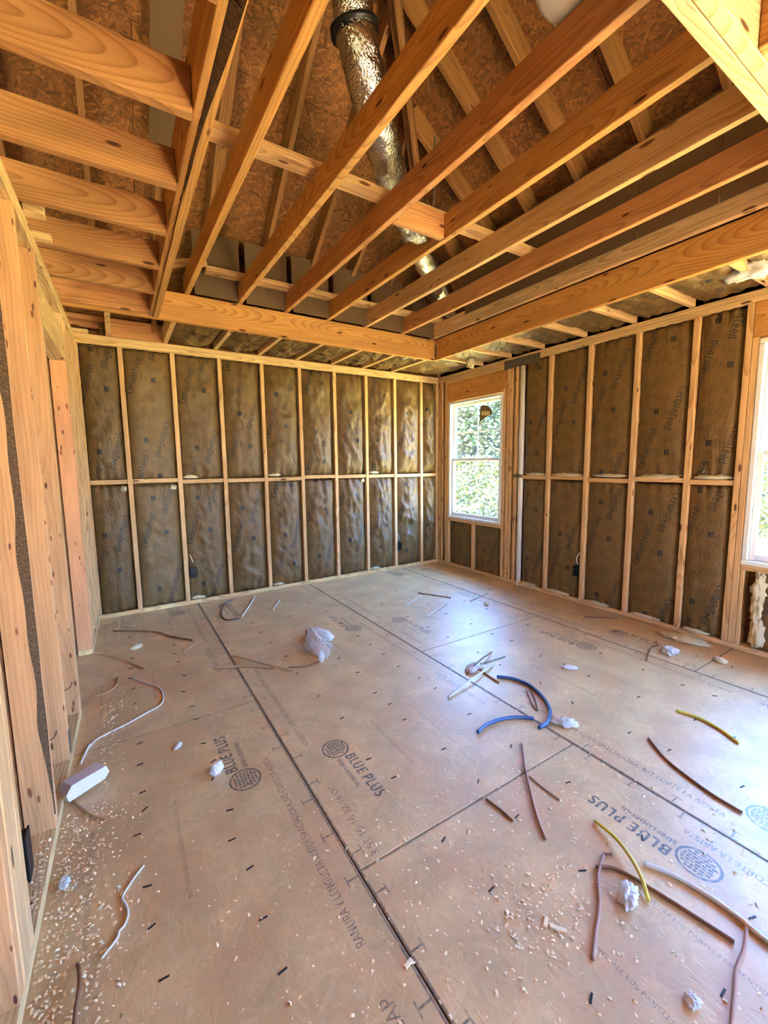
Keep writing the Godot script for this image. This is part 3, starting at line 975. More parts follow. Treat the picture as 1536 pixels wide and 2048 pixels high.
func build_ceiling() -> void:
	var c := setting("ceiling", "open framing of a tray ceiling, joists raised above a lower border", "ceiling")
	var P := H + 0.076
	# the border beams
	board(c, "tray_beam", Vector3(-3.87, P, 0.662), Vector3(-0.585, P + 0.212, 0.70), M.beam)
	board(c, "tray_beam", Vector3(-0.63, P, 0.701), Vector3(-0.592, P + 0.212, 3.85), M.beam)
	board(c, "tray_beam", Vector3(-3.87, P, 3.772), Vector3(-0.632, P + 0.212, 3.81), M.near_beam)
	board(c, "tray_beam", Vector3(-3.87, P, 3.8115), Vector3(-0.632, P + 0.212, 3.8495), M.near_beam)
	# the waney board along the tray's left side, in two plies
	board(c, "tray_beam", Vector3(-3.338, P + 0.01, 0.701), Vector3(-3.313, P + 0.212, 3.771), M.joist_b)
	wane_board(c, "tray_beam", Transform3D(Basis(Vector3(0, -1, 0), Vector3(0, 0, 1), Vector3(-1, 0, 0)), Vector3(-3.294, P + 0.106, 2.236)), Vector3(0.212, 3.07, 0.036),
		func(t: float) -> float: return 0.003 + 0.029 * smoothstep(0.63, 0.80, t) + 0.004 * sin(t * 23.0) * smoothstep(0.3, 0.6, t), M.joist_b, M.bark)
	put(c, "corner_bracket", box_mesh(Vector3(0.002, 0.13, 0.03), 0.0005), M.steel).transform = Transform3D(Basis(), Vector3(-0.632, P + 0.09, 0.716))
	# joists over the tray, running away from the viewer
	var jx := [-3.045, -2.655, -2.262, -1.872, -1.472, -1.062, -0.665]
	var jm := [M.joist_b, M.joist, M.joist_red, M.joist_b, M.joist_pale, M.joist_red, M.stud]
	for i in jx.size():
		var o := board(c, "joist", Vector3(jx[i] - 0.019, P + 0.2125, 0.66), Vector3(jx[i] + 0.019, P + 0.352, 3.87), jm[i])
		o.rotation.y = [0.014, 0.012, 0.012, 0.007, 0.007, -0.006, 0.0][i]
	board(c, "strongback", Vector3(-3.30, P + 0.3525, 2.212), Vector3(-0.55, P + 0.391, 2.302), M.joist_pale)
	board(c, "ledger", Vector3(-2.95, P + 0.3525, 0.775), Vector3(-0.62, P + 0.391, 0.865), M.joist_pale)
	slant(c, "ledger", Vector3(-3.26, P + 0.3525, 0.74), Vector3(-2.97, P + 0.3525, 0.95), 0.07, 0.036, M.joist_pale)
	# a stub of blocking on edge beside the fourth joist
	board(c, "blocking", Vector3(-2.24, P + 0.215, 2.30), Vector3(-1.892, P + 0.352, 2.338), M.joist_red)
	# short joists of the lower border: left, back, right, near
	var lz := [0.785, 1.212, 1.607, 2.024, 2.422, 2.833, 3.24, 3.62]
	var lm := [M.joist_red, M.joist_dark, M.joist_dark, M.joist_dark, M.joist_dark, M.joist_dark, M.joist_dark, M.joist_dark]
	for i in lz.size():
		board(c, "border_joist", Vector3(-3.96, P + 0.0005, lz[i] - 0.038), Vector3(-3.3385, P + 0.14, lz[i]), lm[i]).rotation.y = rng.randfn(0, 0.004)
	for x in [-3.60, -3.17, -2.743, -2.324, -1.928, -1.517, -1.125, -0.72]:
		board(c, "border_joist", Vector3(x - 0.019, P + 0.0005, 0.0), Vector3(x + 0.019, P + 0.14, 0.661), M.stud)
	for z in [0.78, 1.19, 1.60, 2.042, 2.466, 2.872, 3.30, 3.70]:
		board(c, "border_joist", Vector3(-0.591, P + 0.0005, z - 0.019), Vector3(0.0, P + 0.14, z + 0.019), M.stud)
	for k in 9:
		board(c, "border_joist", Vector3(-3.7 + k * 0.4064, P + 0.0005, 3.85), Vector3(-3.662 + k * 0.4064, P + 0.14, 7.2), M.joist)
	# rim and blocking above the back plate
	board(c, "rim_board", Vector3(-3.58, P + 0.002, -0.04), Vector3(-3.17, P + 0.155, -0.002), M.joist_red)
	board(c, "rim_board", Vector3(-3.95, P + 0.06, -0.06), Vector3(-3.62, P + 0.155, -0.022), M.joist_red)
	board(c, "blocking", Vector3(-3.92, P + 0.001, -0.05), Vector3(-3.74, P + 0.039, 0.0), M.plate)
	board(c, "blocking", Vector3(-3.89, P + 0.022, 0.7015), Vector3(-3.635, P + 0.15, 0.738), M.joist_pale)
	board(c, "nailer", Vector3(-3.93, P + 0.095, 0.03), Vector3(-3.62, P + 0.133, 0.068), M.joist_red)
	for q in [[1.86, 0.06], [1.62, 0.03]]:
		board(c, "blocking", Vector3(-3.885, P + 0.001, q[0]), Vector3(-3.81, P + 0.001 + q[1], q[0] + 0.05), M.plate)

func build_roof() -> void:
	var r := setting("roof", "hip roof of dark strand board on timber rafters, seen from below", "roof")
	var ang := atan(RM)
	var vert := 0.14 / cos(ang)
	# back slope
	for x in [-5.28, -4.87, -4.46, -4.06, -3.645, -3.25, -2.865, -2.90, -2.445, -2.036, -1.64, -1.23, -0.82]:
		var top := minf(-x, 3.6)
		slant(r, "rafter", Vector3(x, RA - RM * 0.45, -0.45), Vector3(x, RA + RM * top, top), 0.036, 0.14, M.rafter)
	# right slope
	for z in [0.89, 1.30, 1.71, 2.117, 2.521, 2.929, 3.335, 3.74, 4.15, 4.55, 4.96, 5.37, 5.77]:
		var top := minf(z, 7.2 - z)
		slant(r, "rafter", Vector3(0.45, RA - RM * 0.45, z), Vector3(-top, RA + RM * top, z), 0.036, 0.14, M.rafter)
	# hip and ridge
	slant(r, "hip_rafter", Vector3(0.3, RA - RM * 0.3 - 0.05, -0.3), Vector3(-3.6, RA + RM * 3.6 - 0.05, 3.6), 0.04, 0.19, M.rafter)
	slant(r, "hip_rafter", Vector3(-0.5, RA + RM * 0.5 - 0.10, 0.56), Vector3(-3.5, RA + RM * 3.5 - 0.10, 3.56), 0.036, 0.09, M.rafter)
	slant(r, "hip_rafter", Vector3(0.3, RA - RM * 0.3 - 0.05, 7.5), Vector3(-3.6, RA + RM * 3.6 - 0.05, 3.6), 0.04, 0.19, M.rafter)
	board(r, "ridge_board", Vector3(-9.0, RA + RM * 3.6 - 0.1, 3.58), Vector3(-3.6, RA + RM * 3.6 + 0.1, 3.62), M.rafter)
	# sheathing, cut along hip and ridge
	var slopes := [
		[PackedVector2Array([Vector2(-9.1, -0.5), Vector2(0.5, -0.5), Vector2(-3.6, 3.6), Vector2(-9.1, 3.6)]), 0],
		[PackedVector2Array([Vector2(0.5, -0.5), Vector2(0.5, 7.7), Vector2(-3.6, 3.6)]), 1],
		[PackedVector2Array([Vector2(-9.1, 3.6), Vector2(-3.6, 3.6), Vector2(0.5, 7.7), Vector2(-9.1, 7.7)]), 2]]
	var n := 0
	for s in slopes:
		var run := 1.22 * cos(ang)
		var row := 0
		for i in 5:
			for j in 6:
				var a0: float = -0.5 + i * run
				var l0: float = -2.44 * j + 0.6 * (row % 2)
				var rect: PackedVector2Array
				if s[1] == 1:
					rect = PackedVector2Array([Vector2(-a0, -1.5 - l0 - 2.4), Vector2(-a0 - run + 0.004, -1.5 - l0 - 2.4), Vector2(-a0 - run + 0.004, -1.5 - l0 + 0.036), Vector2(-a0, -1.5 - l0 + 0.036)])
				else:
					rect = PackedVector2Array([Vector2(l0 + 0.9, a0), Vector2(l0 + 0.9 - 2.436, a0), Vector2(l0 + 0.9 - 2.436, a0 + run - 0.004), Vector2(l0 + 0.9, a0 + run - 0.004)])
					if s[1] == 2:
						for k in 4: rect[k].y = 7.2 - rect[k].y
				for poly in Geometry2D.intersect_polygons(rect, s[0]):
					n += 1
					roof_panel(r, poly, s[1], vert, M.osb_stamped if (n % 2 == 0 if s[1] == 1 else n % 5 == 0) else M.osb)
			row += 1
	for s in slopes: roof_panel(r, s[0], s[1], vert + 0.02, M.joist_red, "underlay")
	# closing boards over the plates, between wall and roof
	board(r, "frieze", Vector3(-9.0, 2.44, -0.115), Vector3(0.115, 2.66, -0.1), M.osb)
	board(r, "frieze", Vector3(0.1, 2.44, -0.1), Vector3(0.115, 2.66, 7.3), M.osb)

func roof_panel(r: Node3D, poly: PackedVector2Array, slope: int, vert: float, mat: Material, called := "sheathing_panel") -> void:
	var m := Mb.new()
	var o := off()
	var lift := func(p: Vector2, t: float) -> Vector3:
		var d := p.y if slope == 0 else (-p.x if slope == 1 else 7.2 - p.y)
		return Vector3(p.x, RA + RM * d + vert + 0.001 + t, p.y)
	var nn := Vector3(0, 1, -RM) if slope == 0 else (Vector3(RM, 1, 0) if slope == 1 else Vector3(0, 1, RM))
	nn = nn.normalized()
	var uv := func(p: Vector2) -> Vector2:
		return (Vector2(p.x, p.y * 1.24) if slope != 1 else Vector2(p.y, p.x * 1.24)) / 1.0 + o
	var idx := Geometry2D.triangulate_polygon(poly)
	for t in [0.0, 0.015]:
		for i in range(0, idx.size(), 3):
			m.tri(lift.call(poly[idx[i]], t), lift.call(poly[idx[i + 1]], t), lift.call(poly[idx[i + 2]], t), nn if t > 0.0 else -nn, uv.call(poly[idx[i]]), uv.call(poly[idx[i + 1]]), uv.call(poly[idx[i + 2]]))
	var c := Vector2.ZERO
	for p in poly: c += p / poly.size()
	for i in poly.size():
		var a := poly[i]
		var b := poly[(i + 1) % poly.size()]
		var e := Vector3((a + b).x / 2.0 - c.x, 0, (a + b).y / 2.0 - c.y).normalized()
		m.quad(lift.call(a, 0.0), lift.call(b, 0.0), lift.call(b, 0.015), lift.call(a, 0.015), e, uv.call(a), uv.call(b), uv.call(b), uv.call(a))
	put(r, called, m.done(), mat)

func build_batts() -> void:
	var back := func(x: float, y: float) -> Transform3D: return Transform3D(Basis(), Vector3(x, y, 0))
	var right := func(z: float, y: float) -> Transform3D: return Transform3D(Basis(Vector3(0, 0, 1), Vector3(0, 1, 0), Vector3(-1, 0, 0)), Vector3(0, y, z))
	var edges := [-3.822]
	for k in range(8, -1, -1): edges.append_array([-0.2756 - 0.4064 * k - 0.019, -0.2756 - 0.4064 * k + 0.019])
	edges.append(-0.038)
	for i in 10:
		var a: float = edges[i * 2]
		var b: float = edges[i * 2 + 1]
		for up in [0, 1]:
			var h := 1.140 if up else 1.135
			var y := 1.2205 + 0.57 if up else 0.04 + 0.5675
			var where: String = "between the doorway wall and the first stud" if i == 0 else ("in the narrow bay against the window corner" if i == 9 else "in the %s bay counted from the left" % ORD[i])
			var o := batt("%s brown paper-faced batt in the back wall, %s" % ["upper" if up else "lower", where], back.call((a + b) / 2.0, y), b - a - 0.004, h, 100 + i * 2 + up, 0.024 + 0.0055 * i, 0.35 + 0.14 * i, "batts between the back wall studs")
			if up == 0 and i in [0, 1, 6]:
				fluff_on(o, Vector3((b - a) * 0.38, h * 0.49 - 0.02, -0.02), Vector3(0.05, 0.05, 0.04), i)
			if i in [2, 4, 7]:
				fluff_on(o, Vector3(-(b - a) * 0.3, -h * 0.5 + 0.015, -0.012), Vector3(0.12, 0.03, 0.03), 20 + i)
	var zs := [1.3775, 1.6666, 1.7046, 2.073, 2.111, 2.4794, 2.5174, 2.8858, 2.9238, 3.196]
	var wh := ["beside the white pipe", "next after the white pipe bay", "in the middle bay between the windows", "second bay before the far right window", "against the framing of the far right window"]
	for i in 5:
		var a: float = zs[i * 2]
		var b: float = zs[i * 2 + 1]
		for up in [0, 1]:
			var h := 1.155 if up else 1.115
			var y := 1.2065 + 0.5775 if up else 0.04 + 0.5575
			var o := batt("%s brown paper-faced batt in the window wall, %s" % ["upper" if up else "lower", wh[i]], right.call((a + b) / 2.0, y), b - a - 0.004, h, 200 + i * 2 + up, 0.015, 0.2, "batts between the window wall studs")
			if up == 1:
				fluff_on(o, Vector3((b - a) * 0.05, -h / 2 + 0.006, -0.012), Vector3((b - a) * 0.75, 0.032, 0.035), 40 + i)
			else:
				fluff_on(o, Vector3(-(b - a) * 0.1, -h / 2 + 0.008, -0.014), Vector3((b - a) * 0.6, 0.03, 0.04), 50 + i)
	batt("small brown paper batt under the corner window, in the bay beside the corner", right.call(0.4175, 0.316), 0.415, 0.55, 230, 0.01, 0.15, "batts under the windows")
	batt("small brown paper batt under the corner window, in the bay beside the pipe", right.call(0.8815, 0.316), 0.42, 0.55, 231, 0.01, 0.15, "batts under the windows")
	var b2 := batt("brown paper batt with torn pale edge under the far right window", right.call(3.535, 0.307), 0.36, 0.53, 232, 0.012, 0.3, "batts under the windows")
	fluff_on(b2, Vector3(-0.15, 0.16, -0.005), Vector3(0.07, 0.25, 0.06), 61)
	fluff_on(b2, Vector3(-0.155, 0.0, -0.005), Vector3(0.06, 0.22, 0.05), 62)
	fluff_on(b2, Vector3(-0.14, -0.16, -0.005), Vector3(0.075, 0.22, 0.06), 63)
	# batts lying in the lower ceiling border, paper side down
	var P := H + 0.076
	var bx := [-3.17, -2.743, -2.324, -1.928, -1.517, -1.125, -0.72]
	for i in 7:
		var a: float = bx[i] + 0.02
		var b: float = (bx[i + 1] if i < 6 else 0.065) - 0.02
		batt("crumpled paper batt lying in the ceiling border over the back wall, %s from the left" % ORD[i], Transform3D(Basis(Vector3(1, 0, 0), Vector3(0, 0, 1), Vector3(0, -1, 0)), Vector3((a + b) / 2.0, P + 0.012, 0.33)), b - a, 0.655, 300 + i, 0.022, 1.5, "batts in the ceiling border over the back wall", "ceiling_insulation_batt")
	var bz := [0.78, 1.19, 1.60, 2.042, 2.466, 2.872, 3.30, 3.70]
	for i in 7:
		var a: float = bz[i] + 0.02
		var b: float = bz[i + 1] - 0.02
		batt("crumpled paper batt lying in the ceiling border over the window wall, %s from the corner" % ORD[i], Transform3D(Basis(Vector3(0, 0, 1), Vector3(1, 0, 0), Vector3(0, -1, 0)), Vector3(-0.28, P + 0.012, (a + b) / 2.0)), b - a, 0.62, 320 + i, 0.018, 1.2, "batts in the ceiling border over the window wall", "ceiling_insulation_batt")
	# torn flaps hanging from them
	var fl := put(self, "insulation_flap", lump_mesh(Vector3(0.10, 0.13, 0.06), 71, 0.9, 16), M.fluff)
	fl.position = Vector3(-0.30, 2.415, 0.90)
	tag(fl, "pale torn tuft of fibreglass hanging from the ceiling border near the tray corner", "insulation scrap")
	var fk := put(self, "insulation_flap", lump_mesh(Vector3(0.16, 0.14, 0.26), 72, 0.9, 18), M.fluff_white)
	fk.position = Vector3(-0.36, 2.47, 3.33)
	tag(fk, "white ragged clump of fibreglass hanging from the ceiling border above the far right window", "insulation scrap")
	# cardboard dams standing behind the ledger under the roof
	var px := [-3.045, -2.655, -2.262, -1.872, -1.472, -1.062, -0.665]
	for i in 6:
		var o := put(self, "cardboard_dam", box_mesh(Vector3(px[i + 1] - px[i] - 0.045, 0.47, 0.006), 0.001), M.card)
		o.position = Vector3((px[i] + px[i + 1]) / 2.0 + 0.003, 2.885, 0.745)
		o.rotation.x = rng.randf_range(-0.05, 0.02)
		tag(o, "grey-brown cardboard dam standing under the back roof slope, %s from the left" % ORD[i], "cardboard panel", "cardboard dams under the back roof slope")
		put(o, "fold_tab", box_mesh(Vector3(0.035, 0.05, 0.012), 0.002), M.black).position = Vector3((px[i + 1] - px[i]) / 2.0 - 0.045, -0.06, 0.008)
	var pz := [1.45, 1.71, 2.117, 2.521, 2.929, 3.335, 3.74]
	for i in 6:
		var o := put(self, "cardboard_dam", box_mesh(Vector3(0.006, 0.55, pz[i + 1] - pz[i] - 0.004), 0.001), M.card)
		o.position = Vector3(-0.90, 2.925, (pz[i] + pz[i + 1]) / 2.0)
		tag(o, "dark cardboard dam standing under the window-side roof slope, %s from the far corner" % ORD[i], "cardboard panel", "cardboard dams under the window-side roof slope")
	var side := slant(self, "cardboard_chute", Vector3(-3.225, RA + RM * 1.05 - 0.012, 1.05), Vector3(-3.225, RA + RM * 2.6 - 0.012, 2.6), 0.16, 0.006, M.card)
	tag(side, "long plain cardboard vent chute stapled to the underside of the roof rafters", "cardboard panel")

func build_services() -> void:
	# insulated flexible duct down the hip
	var dn := noise(0.05, 90, 4)
	var d := root("flexible_duct", Vector3(-1.7, 2.95, 1.8))
	tag(d, "silver foil flexible duct running down under the hip rafter", "duct")
	var path := PackedVector3Array([Vector3(-2.75, 3.75, 2.75), Vector3(-2.59, 3.35, 2.53), Vector3(-2.53, 3.2, 2.50), Vector3(-2.34, 3.02, 2.36), Vector3(-2.08, 2.99, 2.10), Vector3(-1.7, 2.97, 1.78), Vector3(-1.35, 2.95, 1.49), Vector3(-0.99, 2.90, 1.24), Vector3(-0.72, 2.86, 1.04)])
	for i in path.size(): path[i] -= d.position
	var sp := smooth(path, 14)
	put(d, "foil_jacket", tube_mesh(sp, 0.092, 20, 1.0, 0.016, dn), M.foil)
	var ring := PackedVector3Array([sp[16], sp[17], sp[18]])
	put(d, "strap", tube_mesh(PackedVector3Array([sp[17], sp[18], sp[19]]), 0.112, 20), M.strap).set_meta("label", "black band tied round the duct")
	# white cloth-covered drum resting on the third joist
	var dr := root("wrapped_duct_boot", Vector3(-2.285, 2.795, 3.535))
	tag(dr, "white cloth-wrapped round duct boot resting above the joists", "duct boot")
	var p := []
	var uv := []
	for q in [[0.0, 0.0], [0.14, 0.0], [0.185, 0.004], [0.202, 0.018], [0.208, 0.04], [0.208, 0.22], [0.19, 0.24], [0.0, 0.24]]:
		var row := []
		var ur := []
		for j in 33:
			var a := TAU * j / 32
			row.append(Vector3(cos(a) * q[0], q[1], sin(a) * q[0])); ur.append(Vector2(j / 8.0, q[1] * 4))
		p.append(row); uv.append(ur)
	put(dr, "drum", grid(p, uv), M.cloth)
	# loose cables in the roof space
	var cb := func(pts: Array, r: float, mat: Material, label: String) -> void:
		var v := PackedVector3Array(pts)
		var o := v[0]
		for i in v.size(): v[i] -= o
		var t := put(self, "hanging_cable", tube_mesh(smooth(v), r), mat)
		t.position = o
		tag(t, label, "cable")
	cb.call([Vector3(-2.243, 2.66, 2.42), Vector3(-2.235, 2.665, 2.35), Vector3(-2.15, 2.70, 2.24), Vector3(-2.0, 2.84, 2.19), Vector3(-1.95, 3.1, 2.19)], 0.007, M.wire_grey, "dark cable drooping past the third joist to the strongback")
	cb.call([Vector3(-1.893, 3.25, 2.25), Vector3(-1.888, 2.95, 2.24), Vector3(-1.89, 2.80, 2.19), Vector3(-1.93, 2.73, 2.17), Vector3(-2.0, 2.71, 2.17)], 0.006, M.wire_grey, "thin grey cable hanging beside the fourth joist")
	var tape := put(self, "foil_wad", lump_mesh(Vector3(0.13, 0.055, 0.09), 33, 0.6, 12), M.foil)
	tape.position = Vector3(-1.985, 2.70, 2.19)
	tag(tape, "crumpled silver foil wad on the blocking between the joists", "foil")
	# steel plate over the pipe notch, and the pipe
	var sp2 := put(self, "steel_plate", box_mesh(Vector3(0.004, 0.088, 0.455), 0.001), M.steel)
	sp2.transform = Transform3D(Basis(), Vector3(-0.004, 2.372, 1.34))
	tag(sp2, "flat grey steel plate nailed across the top plate beside the corner window", "metal plate")
	var pp := PackedVector3Array([Vector3(0, 0, 0), Vector3(0, 1.16, 0), Vector3(0, 2.364, 0)])
	var pipe := root("pipe", Vector3(0.024, 0.0, 1.342))
	tag(pipe, "white plastic pipe standing in the stud bay beside the corner window", "pipe")
	var tub := put(pipe, "tube", tube_mesh(PackedVector3Array([Vector3(0, 0.0, 0), Vector3(0, 2.35, 0)]), 0.027, 20), M.pvc)
	put(pipe, "clamp", box_mesh(Vector3(0.062, 0.035, 0.10), 0.003), M.steel).position = Vector3(-0.002, 1.192, -0.025)
	put(pipe, "foot_collar", tube_mesh(PackedVector3Array([Vector3(0, 0.002, 0), Vector3(0, 0.03, 0)]), 0.034, 20), M.pvc)
	# outlet boxes on the studs
	var up := PackedVector3Array([Vector3(0.0, 0.045, -0.04), Vector3(0.0, 0.09, -0.02), Vector3(-0.012, 0.14, -0.012), Vector3(-0.025, 0.17, -0.03)])
	outlet(Vector3(-3.058, 0.315, 0.004), 0.0, up, "black outlet box on the second full stud from the left of the back wall")
	outlet(Vector3(-0.634, 0.295, 0.004), 0.0, up, "black outlet box low on the back wall near the corner window")
	outlet(Vector3(-0.004, 0.305, 2.044), -PI / 2, PackedVector3Array([Vector3(0.0, 0.045, -0.04), Vector3(-0.005, 0.10, -0.01), Vector3(0.005, 0.15, -0.006), Vector3(0.018, 0.18, -0.02)]), "black outlet box on a stud of the window wall, white cable above it")
	var ob := put(self, "outlet_box", box_mesh(Vector3(0.05, 0.135, 0.055), 0.004), M.black)
	ob.position = Vector3(-3.95, 0.195, 2.845)
	tag(ob, "tall black box low on the doorway wall, nearest the viewer", "outlet box")
	put(ob, "cover_rim", box_mesh(Vector3(0.006, 0.141, 0.061), 0.002), M.black).position = Vector3(0.025, 0, 0)
	var nb := put(self, "nail_plate", box_mesh(Vector3(0.003, 0.10, 0.03), 0.001), M.steel)
	nb.position = Vector3(XL(2.13) + 0.0015, 0.12, 2.125)
	tag(nb, "small dark nail plate at the foot of a doorway wall stud", "metal plate")

func build_debris() -> void:
	var rod := "cut white cable ends on the floor"
	wire("cable_offcut", [-2.721, 0.10, -2.835, 0.213, -2.918, 0.502, -2.899, 0.652, -2.805, 0.673], 0.006, M.wire_grey, "dark curled cable offcut near the foot of the back wall")
	wire("cable_offcut", [-2.514, 0.116, -2.654, 0.410, -2.776, 0.643], 0.006, M.wire_white, "straight white cable offcut beside the dark curl near the back wall", 0.0, rod)
	wire("cable_offcut", [-2.346, 0.379, -2.485, 0.617], 0.005, M.wire_white, "short pale cable offcut right of the straight white one near the back wall", 0.0, rod)
	wire("cable_offcut", [-3.739, 0.384, -3.463, 0.586, -3.357, 0.769, -3.220, 0.948], 0.006, M.wire_brown, "long brown cable offcut in the far left corner of the floor")
	wire("cable_offcut", [-3.192, 1.014, -3.252, 1.072, -3.309, 1.128], 0.004, M.wire_tan, "short thin tan cable end beside the long brown one")
	wire("cable_offcut", [-3.86, 0.79, -3.775, 0.870, -3.674, 1.036, -3.563, 1.264], 0.0055, M.wire_tan, "tan cable offcut starting at the doorway")
	wire("cable_offcut", [-3.626, 1.372, -3.567, 1.477, -3.499, 1.588, -3.485, 1.724, -3.511, 1.811, -3.586, 1.858, -3.666, 1.907, -3.749, 1.946, -3.80, 1.975, -3.825, 2.02], 0.004, M.wire_white, "long looping white cable curling in front of the doorway", 0.0)
	wire("cable_offcut", [-3.706, 1.303, -3.717, 1.414, -3.765, 1.483, -3.838, 1.482], 0.004, M.wire_tan, "small tan cable curl lying across the doorway threshold", 0.0)
	wire("cable_offcut", [-3.171, 1.518, -3.066, 1.567, -2.956, 1.626, -2.835, 1.742], 0.006, M.wire_tan, "lower tan cable offcut of the crossed pair left of the insulation chunk", 0.0)
	wire("cable_offcut", [-3.019, 1.404, -2.940, 1.564, -2.843, 1.722, -2.745, 1.833], 0.006, M.wire_tan, "upper tan cable offcut of the crossed pair left of the insulation chunk", 0.012)
	wire("cable_offcut", [-2.748, 1.782, -2.649, 1.831, -2.519, 1.815], 0.004, M.wire_brown, "thin brown cable end leading to the insulation chunk")
	wire("cable_offcut", [-3.872, 2.33, -3.862, 2.38, -3.84, 2.434, -3.80, 2.508, -3.774, 2.541, -3.736, 2.570], 0.0045, M.wire_tan, "bent tan cable curling from under the white block by the left wall")
	wire("cable_offcut", [-3.826, 2.001, -3.84, 2.064, -3.855, 2.143], 0.005, M.wire_white, "short white cable end lying along the foot of the left wall")
	wire("cable_offcut", [-3.639, 2.861, -3.667, 2.891, -3.697, 2.934, -3.701, 2.953, -3.690, 2.986, -3.688, 3.016, -3.698, 3.044, -3.711, 3.054, -3.716, 3.073, -3.753, 3.108], 0.0035, M.wire_white, "thin wavy white cable among the shavings in the lower left of the floor")
	wire("cable_offcut", [-3.806, 3.090, -3.799, 3.126, -3.796, 3.175, -3.801, 3.223, -3.802, 3.30], 0.005, M.wire_brown, "brown cable offcut at the lower left by the wall foot", 0.02)
	wire("cable_offcut", [-1.416, 1.242, -1.097, 1.063], 0.005, M.wire_white, "farther of two parallel white cable rods near the corner window", 0.0, rod)
	wire("cable_offcut", [-1.069, 0.971, -0.898, 1.284], 0.005, M.wire_brown, "thin brown cable rod touching the white rods near the corner window")
	wire("cable_offcut", [-1.432, 1.573, -1.050, 1.399], 0.006, M.wire_white, "nearer of two parallel white cable rods near the corner window", 0.0, rod)
	wire("cable_offcut", [-0.819, 1.470, -0.489, 1.382], 0.005, M.wire_white, "white cable rod nearest the white pipe", 0.0, rod)
	wire("cable_offcut", [-2.108, 2.646, -1.861, 2.584, -1.607, 2.511], 0.006, M.wire_white, "long white rod in the bundle of cable ends mid floor", 0.012)
	wire("cable_offcut", [-1.83, 2.503, -1.695, 2.462, -1.470, 2.369], 0.005, M.wire_brown, "brown rod across the bundle of cable ends mid floor", 0.025)
	wire("cable_offcut", [-1.690, 2.419, -1.730, 2.569, -1.742, 2.690], 0.005, M.wire_pink, "pinkish cable end poking from the bundle towards the viewer")
	wire("cable_offcut", [-1.784, 2.491, -1.692, 2.509, -1.652, 2.445], 0.005, M.wire_white, "short white bent piece in the bundle of cable ends", 0.02)
	wire("cable_offcut", [-1.637, 2.455, -1.439, 2.466], 0.003, M.wire_grey, "thin grey wire poking out right of the bundle", 0.005)
	wire("cable_offcut", [-1.704, 2.636, -1.640, 2.711, -1.622, 2.819, -1.667, 2.948, -1.748, 3.052, -1.842, 3.105, -1.914, 3.111], 0.0095, M.wire_blue, "longer curved blue tube offcut mid floor")
	wire("cable_offcut", [-2.198, 2.969, -2.120, 2.949, -2.028, 2.955, -1.942, 2.989, -1.873, 3.046], 0.0095, M.wire_blue, "shorter curved blue tube offcut beside the longer one")
	wire("cable_offcut", [-1.645, 2.841, -1.717, 2.932, -1.792, 3.008], 0.004, M.wire_brown, "brown wire beneath the longer blue tube")
	wire("cable_offcut", [-1.672, 2.836, -1.75, 2.932, -1.795, 3.0], 0.004, M.wire_pink, "pinkish wire beneath the longer blue tube")
	wire("cable_offcut", [-1.176, 3.415, -1.155, 3.508, -1.177, 3.609, -1.227, 3.699], 0.007, M.wire_yellow, "yellow cable offcut in the bluish light by the far right window")
	wire("cable_offcut", [-1.542, 3.450, -1.630, 3.568, -1.676, 3.690, -1.697, 3.776, -1.704, 3.864], 0.0055, M.wire_brown, "long dark brown cable lying towards the round stamp at the right edge")
	wire("cable_offcut", [-2.078, 3.141, -2.206, 3.266, -2.314, 3.387, -2.381, 3.469, -2.424, 3.531], 0.005, M.wire_pink, "long pinkish cable offcut crossing the sheet joint")
	wire("cable_offcut", [-2.222, 3.299, -2.228, 3.373, -2.225, 3.445], 0.003, M.wire_pink, "thin splinter branching from the long pinkish cable")
	wire("cable_offcut", [-2.467, 3.287, -2.460, 3.357, -2.461, 3.415], 0.004, M.wire_brown, "short dark twig left of the long pinkish cable")
	wire("cable_offcut", [-2.207, 3.582, -2.228, 3.669, -2.267, 3.744, -2.306, 3.799, -2.346, 3.838], 0.0062, M.wire_yellow, "yellow cable offcut beside the white tuft near the viewer", 0.02)
	wire("cable_offcut", [-2.314, 3.679, -2.401, 3.712, -2.476, 3.762, -2.562, 3.802, -2.631, 3.835], 0.0055, M.wire_pink, "bent pinkish cable left of the white tuft near the viewer")
	wire("cable_offcut", [-2.374, 3.688, -2.332, 3.720, -2.307, 3.785, -2.290, 3.863, -2.275, 3.945, -2.261, 4.023], 0.0055, M.wire_brown, "brown cable passing under the near yellow cable")
	wire("cable_offcut", [-2.231, 3.769, -2.199, 3.829, -2.178, 3.919, -2.175, 4.002, -2.182, 4.040, -2.192, 4.12], 0.0075, M.wire_white, "thick long white cable at the lower right of the floor")
	wire("cable_offcut", [-2.183, 4.026, -2.258, 4.044, -2.333, 4.051, -2.401, 4.069, -2.5, 4.095], 0.005, M.wire_pink, "pinkish cable running out at the lower right under the thick white one")
	wire("cable_offcut", [-2.310, 3.677, -2.286, 3.691], 0.005, M.wire_brown, "tiny dark twig at the top of the bent pinkish cable")
	wire("cable_offcut", [-0.701, 3.032, -0.480, 2.953, -0.392, 2.957], 0.005, M.wire_brown, "dark bent cable by the foot of the window wall")
	wire("cable_offcut", [-0.299, 2.326, -0.092, 2.505], 0.005, M.wire_brown, "brown splinter along the foot of the window wall")
	# the big torn chunk of insulation: a standing sheet with its brown paper, and a block behind it
	var ch := root("insulation_chunk", Vector3(-2.53, 0.0, 1.69))
	ch.rotation.y = -1.234
	tag(ch, "large white torn chunk of insulation standing mid floor, with a paper-backed piece", "insulation scrap")
	var rows := []
	var uvs := []
	var f := noise(6.0, 55, 3)
